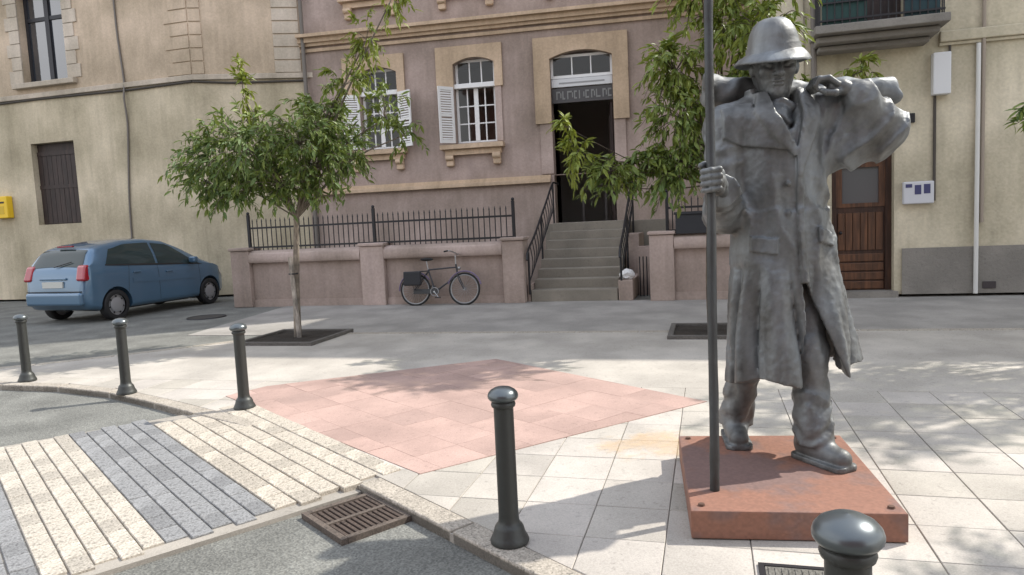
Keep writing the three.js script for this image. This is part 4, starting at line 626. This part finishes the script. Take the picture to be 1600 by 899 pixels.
  // pits
  for (const [x, dd, lab, w] of [[-3.25, 10.6, 'square tree pit of dark soil around the dense low tree', 0.62], [2.62, 9.4, 'square tree pit of dark soil under the tree behind the statue', 0.55]]) {
    const p = thing('tree_pit', lab, 'tree pit', [x, 0.004, -dd], -TH);
    mesh('soil', (() => { const g = new THREE.PlaneGeometry(2 * w - 0.1, 2 * w - 0.1, 24, 24).rotateX(-Math.PI / 2), a = g.attributes.position; for (let i = 0; i < a.count; i++) a.setY(i, 0.008 + 0.02 * (NZ.noise(a.getX(i) * 5, 1, a.getZ(i) * 5) + 0.5)); g.computeVertexNormals(); return g; })(), M.soil, p);
    for (const [x0, x1, z0, z1] of [[-w, w, -w, -w + 0.07], [-w, w, w - 0.07, w], [-w, -w + 0.07, -w + 0.072, w - 0.072], [w - 0.07, w, -w + 0.072, w - 0.072]]) mesh('edging', rb(x0, x1, -0.05, 0.045, z0, z1, 0.01, 1), mat(0.17, 0.16, 0.15, { map: T.gran }), p);
  }
}
// ---------- statue ----------
// signed distances
const sMin = (a, b, k) => { const h = Math.max(k - Math.abs(a - b), 0) / k; return Math.min(a, b) - h * h * k * 0.25; };
const sMax = (a, b, k) => -sMin(-a, -b, k);
function cone(px, py, pz, a, b, ra, rb_) { const bx_ = b[0] - a[0], by = b[1] - a[1], bz = b[2] - a[2], qx = px - a[0], qy = py - a[1], qz = pz - a[2]; const t = clamp((qx * bx_ + qy * by + qz * bz) / (bx_ * bx_ + by * by + bz * bz), 0, 1); return Math.hypot(qx - bx_ * t, qy - by * t, qz - bz * t) - lerp(ra, rb_, t); }
function ell(px, py, pz, c, r) { const x = (px - c[0]) / r[0], y = (py - c[1]) / r[1], z = (pz - c[2]) / r[2], k0 = Math.hypot(x, y, z), k1 = Math.hypot(x / r[0], y / r[1], z / r[2]); return k1 < 1e-9 ? -Math.min(...r) : k0 * (k0 - 1) / k1; }
function poly2(x, y, v) { let d = 1e9, s = 1; for (let i = 0, j = v.length - 1; i < v.length; j = i++) { const ex = v[j][0] - v[i][0], ey = v[j][1] - v[i][1], wx = x - v[i][0], wy = y - v[i][1], t = clamp((wx * ex + wy * ey) / (ex * ex + ey * ey), 0, 1), bx_ = wx - ex * t, by = wy - ey * t; d = Math.min(d, bx_ * bx_ + by * by); const c1 = y >= v[i][1], c2 = y < v[j][1], c3 = ex * wy > ey * wx; if ((c1 && c2 && c3) || (!c1 && !c2 && !c3)) s = -s; } return s * Math.sqrt(d); }
function surfaceNets(f, lo, hi, h) {
  const n = [0, 1, 2].map(k => Math.ceil((hi[k] - lo[k]) / h) + 1), [nx, ny, nz] = n, val = new Float32Array(nx * ny * nz), B = 6, lim = B * h * 1.05;
  for (let k = 0; k < nz; k += B) for (let j = 0; j < ny; j += B) for (let i = 0; i < nx; i += B) {
    const c = f(lo[0] + (i + B / 2) * h, lo[1] + (j + B / 2) * h, lo[2] + (k + B / 2) * h), far = Math.abs(c) > lim + 0.03;
    for (let z = k; z < Math.min(k + B, nz); z++) for (let y = j; y < Math.min(j + B, ny); y++) for (let x = i; x < Math.min(i + B, nx); x++) val[x + nx * (y + ny * z)] = far ? c : f(lo[0] + x * h, lo[1] + y * h, lo[2] + z * h);
  }
  const id = new Int32Array(nx * ny * nz).fill(-1), pos = [], idx = [], off = [0, 1, nx, nx + 1, nx * ny, nx * ny + 1, nx * ny + nx, nx * ny + nx + 1];
  const E = [[0, 1], [2, 3], [4, 5], [6, 7], [0, 2], [1, 3], [4, 6], [5, 7], [0, 4], [1, 5], [2, 6], [3, 7]];
  for (let z = 0; z < nz - 1; z++) for (let y = 0; y < ny - 1; y++) for (let x = 0; x < nx - 1; x++) {
    const o = x + nx * (y + ny * z); let m = 0; for (let k = 0; k < 8; k++) if (val[o + off[k]] < 0) m |= 1 << k;
    if (m === 0 || m === 255) continue;
    let sx = 0, sy = 0, sz = 0, c = 0;
    for (const [a, b] of E) { if (((m >> a) & 1) === ((m >> b) & 1)) continue; const va = val[o + off[a]], vb = val[o + off[b]], t = va / (va - vb); sx += lerp(a & 1, b & 1, t); sy += lerp((a >> 1) & 1, (b >> 1) & 1, t); sz += lerp(a >> 2, b >> 2, t); c++; }
    id[o] = pos.length / 3; pos.push(lo[0] + (x + sx / c) * h, lo[1] + (y + sy / c) * h, lo[2] + (z + sz / c) * h);
  }
  for (let z = 1; z < nz - 1; z++) for (let y = 1; y < ny - 1; y++) for (let x = 1; x < nx - 1; x++) {
    const o = x + nx * (y + ny * z), s = val[o] < 0;
    const quad = (a, b, c, d) => { if (a < 0 || b < 0 || c < 0 || d < 0) return; s ? idx.push(a, b, c, a, c, d) : idx.push(a, c, b, a, d, c); };
    if (s !== val[o + 1] < 0) quad(id[o - nx - nx * ny], id[o - nx * ny], id[o], id[o - nx]);
    if (s !== val[o + nx] < 0) quad(id[o - 1 - nx * ny], id[o - 1], id[o], id[o - nx * ny]);
    if (s !== val[o + nx * ny] < 0) quad(id[o - 1 - nx], id[o - nx], id[o], id[o - 1]);
  }
  const g = new THREE.BufferGeometry(); g.setAttribute('position', new THREE.Float32BufferAttribute(pos, 3)); g.setIndex(idx); g.computeVertexNormals(); return g;
}
function patina(g, sc = 1) {
  const p = g.attributes.position, c = new Float32Array(p.count * 3);
  for (let i = 0; i < p.count; i++) {
    const x = p.getX(i), y = p.getY(i), z = p.getZ(i);
    const a = NZ.noise(x * 14, y * 3.2, z * 14), b = NZ.noise(x * 31 + 7, y * 12, z * 31), e = NZ.noise(x * 5 + 3, y * 4, z * 5 + 9), s = NZ.noise(x * 90, y * 60, z * 90);
    const k = clamp(0.145 + 0.075 * a + 0.03 * b + 0.05 * e + 0.02 * s, 0.03, 0.3) * sc, w = clamp(0.5 + e * 0.9 + a * 0.3, 0, 1);
    c[3 * i] = k * lerp(1.0, 0.93, w); c[3 * i + 1] = k * lerp(0.99, 1.0, w); c[3 * i + 2] = k * lerp(0.93, 1.03, w);
  }
  const uv = new Float32Array(p.count * 2); for (let i = 0; i < p.count; i++) { uv[2 * i] = p.getX(i) * 0.8 + p.getZ(i) * 0.7; uv[2 * i + 1] = p.getY(i); } g.setAttribute('uv', new THREE.BufferAttribute(uv, 2));
  g.setAttribute('color', new THREE.BufferAttribute(c, 3)); return g;
}
{
  const bz = new THREE.MeshStandardMaterial({ vertexColors: true, metalness: 0.42, roughness: 0.52, bumpMap: T.plasterB, bumpScale: 0.003 });
  const st = thing('bronze_statue', 'grey bronze statue of a walking man in hat and long coat holding a tall staff', 'statue', [1.55, 0.15, -4.2], 0);
  const add = (n, g, sc) => { const m = new THREE.Mesh(patina(g, sc), bz); m.name = n; m.castShadow = m.receiveShadow = true; st.add(m); return m; };
  const ns = (x, y, z, f) => NZ.noise(x * f, y * f, z * f);
  // joints (x right, y up from the plate, z towards the viewer)
  const hipL = [-0.07, 1.15, -0.03], knL = [-0.13, 0.62, -0.06], anL = [-0.17, 0.12, -0.27], hipR = [0.13, 1.15, 0], knR = [0.14, 0.62, 0.12], anR = [0.14, 0.12, 0.19];
  const shL = [-0.28, 1.93, 0], elL = [-0.31, 1.42, 0.06], wrL = [-0.43, 1.585, 0.40], shR = [0.30, 1.99, 0], elR = [0.59, 1.87, 0.10], wrR = [0.37, 2.07, 0.19];
  const legs = (x, y, z) => {
    let d = cone(x, y, z, hipL, knL, 0.12, 0.098); d = sMin(d, cone(x, y, z, knL, anL, 0.098, 0.08), 0.05);
    let e = cone(x, y, z, hipR, knR, 0.12, 0.105); e = sMin(e, cone(x, y, z, knR, anR, 0.105, 0.09), 0.05);
    // trouser cuffs
    d = Math.min(sMin(d, cone(x, y, z, [anL[0] + 0.012, 0.3, -0.2], [anL[0], 0.13, -0.25], 0.085, 0.1), 0.04), 9); e = sMin(e, cone(x, y, z, [anR[0], 0.32, 0.175], [anR[0] + 0.005, 0.13, 0.2], 0.095, 0.105), 0.04);
    let r = Math.min(d, e);
    const core = Math.min(cone(x, y, z, hipL, hipR, 0.11, 0.11), cone(x, y, z, [0.03, 1.15, -0.01], [0.01, 1.96, -0.01], 0.11, 0.09), cone(x, y, z, [0.01, 1.9, -0.01], shL, 0.06, 0.05), cone(x, y, z, shL, elL, 0.05, 0.045), cone(x, y, z, elL, wrL, 0.045, 0.038), cone(x, y, z, [0.01, 1.9, -0.01], shR, 0.06, 0.05), cone(x, y, z, shR, elR, 0.05, 0.045), cone(x, y, z, elR, wrR, 0.045, 0.038)); r = sMin(r, core, 0.03); if (y > 1.2) return r;
    r += 0.010 * NZ.noise(x * 13, y * 9, z * 13) + 0.007 * Math.sin(y * 42 + 9 * NZ.noise(x * 6, y * 5, z * 6)) * smooth(0.75, 0.2, y) + 0.004 * ns(x, y, z, 40);
    r = Math.max(r, 0.1 - y);
    // shoes: heel, sole and rounded toe, turned out a little
    for (const [a, s, t] of [[anL, -1, -0.18], [anR, 1, 0.42]]) {
      const c = Math.cos(t), sn = Math.sin(t), qx = x - a[0], qz = z - a[2], u = qx * c - qz * sn, w = qx * sn + qz * c;
      let f = cone(u, y, w, [0, 0.075, -0.05], [0, 0.055, 0.19], 0.07, 0.058); f = sMin(f, cone(u, y, w, [0, 0.13, -0.03], [0, 0.1, 0.06], 0.07, 0.06), 0.05);
      const sole = Math.max(Math.hypot(Math.max(Math.abs(u) - 0.035, 0), Math.max(Math.abs(w - 0.065) - 0.14, 0)) - 0.045, Math.abs(y - 0.012) - 0.016);
      f = Math.max(Math.min(f, sole), -y - 0.003); r = sMin(r, f, 0.02);
    }
    return r;
  };
  const headC = [-0.005, 2.24, 0.05];
  const head = (X, Y, Z) => {
    // the head bows and turns slightly to the staff side
    const ty = -0.18, tx = 0.12, qx0 = X - headC[0], qy0 = Y - headC[1], qz0 = Z - headC[2];
    const cx = Math.cos(ty), sx = Math.sin(ty); let x = qx0 * cx - qz0 * sx, z1 = qx0 * sx + qz0 * cx; const y = qy0 * Math.cos(tx) + z1 * Math.sin(tx), z = -qy0 * Math.sin(tx) + z1 * Math.cos(tx);
    const ax = Math.abs(x);
    let d = ell(x, y, z, [0, 0.04, -0.02], [0.118, 0.15, 0.14]);
    d = sMin(d, ell(x, y, z, [0, -0.07, 0.035], [0.082, 0.10, 0.085]), 0.06);                 // jaw
    d = sMin(d, ell(x, y, z, [0, -0.135, 0.085], [0.04, 0.03, 0.035]), 0.03);                  // chin
    d = sMin(d, ell(ax, y, z, [0.06, -0.02, 0.085], [0.035, 0.028, 0.03]), 0.03);              // cheeks
    d = sMin(d, cone(ax, y, z, [0.015, 0.042, 0.122], [0.075, 0.04, 0.095], 0.018, 0.016), 0.02);   // brow
    d = sMax(d, -ell(ax, y, z, [0.043, 0.013, 0.128], [0.028, 0.017, 0.022]), 0.015);          // eye sockets
    d = Math.min(d, ell(ax, y, z, [0.043, 0.013, 0.103], [0.02, 0.016, 0.016]));               // eyeballs
    d = sMin(d, cone(x, y, z, [0, 0.03, 0.118], [0, -0.035, 0.155], 0.013, 0.021), 0.014);     // nose
    d = sMin(d, ell(ax, y, z, [0.018, -0.038, 0.135], [0.014, 0.012, 0.016]), 0.01);
    d = sMin(d, ell(x, y, z, [0, -0.074, 0.117], [0.034, 0.0085, 0.016]), 0.006); d = sMin(d, ell(x, y, z, [0, -0.093, 0.115], [0.029, 0.010, 0.015]), 0.006);   // lips
    d = sMax(d, -ell(x, y, z, [0, -0.083, 0.134], [0.03, 0.003, 0.012]), 0.004);
    d = sMin(d, ell(ax, y, z, [0.119, 0.0, -0.02], [0.018, 0.042, 0.028]), 0.012);             // ears
    d = sMin(d, ell(x, y, z, [0, -0.02, -0.09], [0.11, 0.13, 0.08]), 0.04);                     // hair at the nape
    return d + 0.0018 * ns(x, y, z, 60);
  };
  const neck = (x, y, z) => cone(x, y, z, [0.01, 1.88, -0.01], [0.0, 2.16, 0.03], 0.105, 0.078);
  // hands: palm and five bent fingers each
  function hand(pts) { return (x, y, z) => { let d = 9; for (const [k, chain, rad] of pts) { let f = 9; for (let i = 0; i + 1 < chain.length; i++) f = sMin(f, cone(x, y, z, chain[i], chain[i + 1], rad[i], rad[i + 1]), 0.008); d = k === 'palm' ? sMin(d, f, 0.012) : sMin(d, f, 0.006); } return d; }; }
  const SX = -0.515, SZ = 0.505;   // staff axis at hand height
  const hl = [['palm', [wrL, [-0.455, 1.6, 0.455], [-0.47, 1.6, 0.5]], [0.042, 0.04, 0.036]], ['palm', [[-0.455, 1.64, 0.46], [-0.46, 1.56, 0.47]], [0.034, 0.034]]];
  for (let i = 0; i < 4; i++) { const y = 1.655 - i * 0.032, k = [1, 1.08, 1, 0.85][i]; hl.push(['f', [[-0.465, y, 0.49], [-0.475, y + 0.004, 0.545 * 1], [-0.515 - 0.005, y, 0.553], [-0.553 + 0.012 * (1 - k), y - 0.004, 0.525], [-0.55, y - 0.006, 0.495]], [0.0165 * k, 0.016 * k, 0.0155 * k, 0.0145 * k, 0.013 * k]]); }
  hl.push(['f', [[-0.45, 1.62, 0.44], [-0.485, 1.665, 0.455], [-0.53, 1.69, 0.468], [-0.555, 1.685, 0.49]], [0.022, 0.019, 0.017, 0.014]]);
  const hr = [['palm', [wrR, [0.315, 2.095, 0.185], [0.275, 2.1, 0.165]], [0.042, 0.042, 0.036]]];
  for (let i = 0; i < 4; i++) { const z = 0.215 - i * 0.031, k = [0.95, 1.05, 1, 0.85][i]; hr.push(['f', [[0.28, 2.11, z - 0.005], [0.235, 2.145, z - 0.01], [0.185, 2.145, z - 0.02], [0.165, 2.11, z - 0.03], [0.18, 2.085, z - 0.035]], [0.0165 * k, 0.0165 * k, 0.0155 * k, 0.0145 * k, 0.013 * k]]); }
  hr.push(['f', [[0.31, 2.075, 0.2], [0.26, 2.06, 0.225], [0.215, 2.065, 0.22], [0.195, 2.08, 0.2]], [0.021, 0.019, 0.017, 0.014]]);
  const handL = hand(hl), handR = hand(hr);
  const body = mergeGeometries([
    surfaceNets(legs, [-0.55, -0.03, -0.48], [0.75, 2.2, 0.56], 0.0095),
    surfaceNets((x, y, z) => sMin(head(x, y, z), neck(x, y, z), 0.04), [-0.2, 1.84, -0.2], [0.2, 2.5, 0.28], 0.0052),
    surfaceNets(handL, [-0.64, 1.46, 0.34], [-0.36, 1.76, 0.62], 0.0045), surfaceNets(handR, [0.1, 1.98, 0.04], [0.46, 2.22, 0.3], 0.0045)]);
  add('body', body, 0.95);
  // coat
  const torso = (x, y, z) => {
    // rounded elliptic column, broad shoulders, slight waist
    const cxx = 0.02 + 0.02 * (1.5 - y), t = clamp((y - 1.2) / 0.85, 0, 1), rx = 0.262 + 0.035 * Math.sin(t * 2.6) - 0.04 * t, rz = 0.185 + 0.03 * Math.sin(t * 2.4), k = Math.hypot((x - cxx) / rx, (z - 0.0) / rz);
    let d = (k - 1) * Math.min(rx, rz) * 0.95; d = sMax(d, y - 1.99, 0.12); d = sMax(d, 1.15 - y, 0.02);
    d = sMin(d, cone(x, y, z, shL, [0.0, 2.02, -0.02], 0.115, 0.12), 0.1); d = sMin(d, cone(x, y, z, shR, [0.0, 2.02, -0.02], 0.12, 0.12), 0.1);
    return d;
  };
  const LAPL = [[-0.12, 2.10], [-0.17, 1.98], [-0.10, 1.86], [0.035, 1.72], [0.05, 1.78], [-0.055, 1.98], [-0.07, 2.1]], LAPR = [[0.13, 2.12], [0.20, 2.0], [0.19, 1.9], [0.13, 1.78], [0.075, 1.62], [0.045, 1.62], [0.045, 1.76], [0.09, 1.98], [0.09, 2.11]];
  const YOKE = [[-0.33, 2.02], [-0.155, 2.05], [-0.16, 1.97], [0.0, 1.775], [-0.02, 1.765], [-0.22, 1.80], [-0.33, 1.85]], POCK = [[-0.2, 1.30], [-0.06, 1.28], [-0.06, 1.19], [-0.2, 1.21]], POCR = [[0.17, 1.34], [0.28, 1.30], [0.28, 1.22], [0.17, 1.25]];
  const PLAQ = [[0.045, 1.64], [0.085, 1.64], [0.10, 0.92], [0.055, 0.92]];
  const coat = (x, y, z) => {
    const t0 = torso(x, y, z); let d = t0;
    const far = d > 0.5;
    // skirt: shell with folds
    const s = clamp((1.42 - y) / 0.95, 0, 1), cx = 0.03 + 0.03 * s, an = Math.atan2(z, x - cx), flare = 0.085 * s * smooth(0.1, 0.9, Math.cos(an - 0.35)), rx = lerp(0.265, 0.315, s) + flare, rz = lerp(0.2, 0.29, s);
    const fold = (0.075 * (0.5 - Math.pow(Math.abs(Math.sin(an * 5 + 2.0 * NZ.noise(an * 1.1, y * 1.0, 4) + y * 0.9)), 0.7) * -1 - 0.6 - 0.5) + 0.022 * NZ.noise(Math.cos(an) * 5, y * 1.7, Math.sin(an) * 5)) * smooth(0.12, 0.8, s);
    const kk = Math.hypot((x - cx) / rx, z / rz); let sk = (kk - 1) * Math.min(rx, rz) * 0.9 - fold;
    const hem = 0.45 + 0.035 * Math.sin(an * 3 + 1) + 0.06 * smooth(0.1, 0.4, x) + 0.05 * smooth(0.0, -0.3, z);
    let shell = Math.max(Math.abs(sk + 0.014) - 0.017, hem - y); shell = Math.max(shell, y - 1.42);
    if (z > 0) { const R = Math.max(0.062 + 0.008 * Math.sin(y * 9) - x, (x - 0.065 - 0.40 * (1.09 - y)) * 0.92); shell = sMax(shell, -R, 0.015); }
    d = sMin(d, shell, 0.05);
    // sleeves
    let a = cone(x, y, z, shL, elL, 0.118, 0.098); a = sMin(a, cone(x, y, z, elL, [-0.405, 1.555, 0.33], 0.10, 0.082), 0.05); a = sMin(a, cone(x, y, z, [-0.395, 1.54, 0.30], [-0.41, 1.56, 0.345], 0.09, 0.088), 0.02);
    a += 0.012 * (Math.abs(Math.sin((y * 0.9 + z * 0.8) * 20 + 2.5 * NZ.noise(x * 5, y * 5, z * 5))) - 0.6) + 0.004 * ns(x, y, z, 18);
    let b = cone(x, y, z, shR, elR, 0.135, 0.118); b = sMin(b, cone(x, y, z, elR, [0.40, 2.055, 0.185], 0.115, 0.085), 0.06); b = sMin(b, ell(x, y, z, [0.43, 1.79, 0.05], [0.2, 0.12, 0.12]), 0.1); b = sMin(b, cone(x, y, z, [0.3, 1.74, 0.02], [0.52, 1.82, 0.06], 0.10, 0.10), 0.08);
    b += 0.022 * (Math.abs(Math.sin((x * 1.0 - y * 0.55 + z * 0.3) * 20 + 2.6 * NZ.noise(x * 5, y * 5, z * 5))) - 0.6) + 0.004 * ns(x, y, z, 18);
    b = Math.max(b, 0.42 - 2 + 0); a = Math.max(a, z - 0.352);
    d = sMin(d, a, 0.035); d = sMin(d, b, 0.045);
    if (far && d > 0.3) return d;
    // creases over the trunk
    const body = smooth(2.0, 1.75, y) * smooth(1.0, 1.25, y);
    d += body * (0.006 * NZ.noise(x * 11, y * 3.5, z * 11) + 0.02 * (Math.abs(Math.sin(x * 17 + y * 5 + 3 * NZ.noise(x * 3, y * 3, 2))) - 0.6) * smooth(1.8, 1.5, y)) + 0.0035 * ns(x, y, z, 30) + 0.002 * ns(x, y, z, 70);
    d = sMax(d, -(cone(x, y, z, [0.0, 1.92, 0.16], [-0.0, 2.2, 0.05], 0.055, 0.12)), 0.03);     // open neck
    if (z > 0 && t0 < 0.12) {
      const lay = (poly, th, up) => sMax(poly2(x, y, poly), Math.abs(d - up) - th, 0.008);
      const dl = lay(LAPL, 0.015, 0.014), dr = lay(LAPR, 0.017, 0.016), dy = lay(YOKE, 0.011, 0.008), dp = lay(POCK, 0.011, 0.006), dq = lay(POCR, 0.011, 0.006), da = lay(PLAQ, 0.012, 0.006);
      d = Math.min(d, dl, dr, dy, dp, dq, da);
      for (const yy of [1.58, 1.42, 1.26]) d = Math.min(d, ell(x, y, z, [0.0, yy, 0.222 - (yy < 1.5 ? 0.012 : 0)], [0.018, 0.018, 0.014]));
    }
    // standing collar round the neck
    const rn = Math.hypot((x - 0.0) / 1.0, (z + 0.0) / 0.95), col = Math.max(Math.abs(rn - 0.135 - 0.05 * (y - 2.0)) - 0.014, Math.abs(y - 2.06) - 0.07 + (z > 0.05 ? 0.03 : 0)); const open = z > 0.085 && Math.abs(x) < 0.08 ? 0.05 : -1; d = sMin(d, Math.max(col, open), 0.012);
    // cuff on the staff arm
    return d;
  };
  add('coat', surfaceNets(coat, [-0.56, 0.36, -0.42], [0.86, 2.22, 0.48], 0.0092), 1);
  // shirt and scarf in the opening
  add('scarf', surfaceNets((x, y, z) => { let d = ell(x, y, z, [0.0, 2.0, 0.075], [0.10, 0.075, 0.075]); d = sMin(d, cone(x, y, z, [0.0, 1.98, 0.11], [0.035, 1.74, 0.175], 0.05, 0.03), 0.04); return d + 0.01 * Math.sin(y * 60 + x * 40 + 3 * ns(x, y, z, 12)) + 0.004 * ns(x, y, z, 30); }, [-0.18, 1.64, -0.06], [0.2, 2.14, 0.3], 0.007), 0.8);
  // hat: pinched crown, ribbon and drooping brim
  {
    const crown = [[0.001, 0.205], [0.04, 0.2], [0.075, 0.186], [0.105, 0.16], [0.127, 0.122], [0.141, 0.08], [0.15, 0.035], [0.157, 0.033], [0.159, 0.002], [0.172, -0.012], [0.19, -0.036], [0.206, -0.068], [0.212, -0.084], [0.206, -0.086], [0.186, -0.058], [0.16, -0.026], [0.14, -0.02], [0.13, 0.03], [0.001, 0.06]];
    const g = new THREE.LatheGeometry(crown.map(p => new THREE.Vector2(...p)), 96), p = g.attributes.position;
    for (let i = 0; i < p.count; i++) { let x = p.getX(i), y = p.getY(i), z = p.getZ(i); const r = Math.hypot(x, z), an = Math.atan2(z, x); if (y > 0.1) { y -= 0.008 * Math.exp(-(x * x) / 0.0016) * smooth(0.1, 0.2, y); const pin = 0.008 * smooth(0.1, 0.19, y) * Math.exp(-Math.pow((Math.abs(an - 1.57) - 0.55) / 0.3, 2)); x *= 1 - pin / Math.max(r, 0.05); z *= 1 - pin / Math.max(r, 0.05); } if (r > 0.165) { y += (0.01 * Math.sin(an * 2 + 0.8) + 0.035 * Math.max(0, Math.cos(an - 2.4))) * (r - 0.165) / 0.045; const ex = 1 + 0.16 * Math.max(0, Math.cos(an - 2.5)) * (r - 0.165) / 0.045; x *= ex; z *= ex; } z *= 1.1; y += 0.004 * NZ.noise(x * 18, y * 18, z * 18); p.setXYZ(i, x, y, z); }
    g.computeVertexNormals(); const gm = mergeVertices(g); gm.scale(0.93, 0.93, 0.93); gm.rotateX(0.14); gm.rotateZ(0.10); gm.translate(headC[0] - 0.005, headC[1] + 0.092, headC[2] - 0.005); add('hat', gm, 1.15);
  }
  // rolled blanket across the shoulders, behind the neck
  add('blanket_roll', surfaceNets((x, y, z) => { const t = clamp((x + 0.36) / 1.12, 0, 1), cy = 2.17 - 0.02 * Math.sin(t * 3.1) - 0.075 * t, cz = -0.155 + 0.12 * smooth(0.2, 0.55, x); let d = Math.hypot(y - cy, z - cz) - (0.095 - 0.012 * Math.sin(t * 3.14) - 0.02 * smooth(0.4, 0.75, x)); d = sMax(d, Math.abs(x - 0.19) - 0.545, 0.03); const an = Math.atan2(z - cz, y - cy); d += 0.008 * Math.sin(an * 2 + x * 26 + 2 * ns(x, y, z, 8)) + 0.006 * ns(x, y, z, 14); return d * 0.9; }, [-0.44, 1.9, -0.34], [0.84, 2.36, 0.16], 0.009), 1.0);
  // staff
  const s0 = V(-0.54, -0.002, 0.57), s1 = V(-0.478, 3.1, 0.44), c = []; for (let i = 0; i <= 8; i++) { const q = s0.clone().lerp(s1, i / 8); q.x += 0.002 * Math.sin(i * 1.9); c.push(q.toArray()); }
  const sg = taper(c, 0.026, 0.021, 14); add('staff', sg, 0.42); 
}
{ // rusted steel plate under the statue
  const pl_ = thing('rust_plate', 'low rusted steel plate serving as the statue base', 'plinth', [0, 0.004, 0]);
  const q = [[1.05, 4.57], [2.03, 4.43], [1.80, 3.24], [0.83, 3.39]];
  const s = new THREE.Shape(q.map(p => new THREE.Vector2(p[0], p[1])).reverse());
  const g = new THREE.ExtrudeGeometry(s, { depth: 0.13, bevelEnabled: true, bevelSize: 0.006, bevelThickness: 0.006, bevelSegments: 2 }).rotateX(-Math.PI / 2).translate(0, 0.007, 0);
  mesh('slab', g, M.rust, pl_);
  const pq = q.map((p, i) => { const cx = 1.43, cd = 3.9; return [lerp(cx, p[0], 0.9), lerp(cd, p[1], 0.9)]; });
  for (const p of pq) mesh('bolt', new THREE.CylinderGeometry(0.016, 0.018, 0.012, 6).translate(p[0], 0.148, -p[1]), mat(0.12, 0.07, 0.05, { metalness: 0.4, roughness: 0.6 }), pl_);
}
{ // rust run-off on the slabs behind and beside the plate
  const n = 256, d = new Uint8Array(n * n * 4);
  for (let j = 0; j < n; j++) for (let i = 0; i < n; i++) { const u = i / n, v = j / n, r = Math.hypot((u - 0.5) * 2, (v - 0.5) * 2), k = fbm(u, v, 5, 5, 6, 301) * 0.7 + fbm(u, v, 40, 40, 2, 310) * 0.3; const a = smooth(0.38, 0.75, k + 0.35 - r * 0.55) * (r < 0.98 ? 1 : 0) * lerp(45, 110, fbm(u, v, 24, 24, 3, 330)); d.set([a, a, a, 255], (j * n + i) * 4); }
  const t = new THREE.DataTexture(d, n, n); t.magFilter = THREE.LinearFilter; t.needsUpdate = true;
  const sm = new THREE.MeshStandardMaterial({ color: lin(0.72, 0.49, 0.26), alphaMap: t, transparent: true, roughness: 0.9 });
  for (const [x, dd, w, h, r] of [[0.92, 4.85, 1.0, 0.75, 0.3], [1.75, 4.65, 0.9, 0.4, -0.1]]) { const m = new THREE.Mesh(new THREE.PlaneGeometry(w, h).rotateX(-Math.PI / 2), sm); m.name = 'rust_stain'; m.position.set(x, 0.0075, -dd); m.rotation.y = r; m.receiveShadow = true; m.userData.kind = 'structure'; scene.getObjectByName('plaza').add(m); }
}
renderer.render(scene, camera);
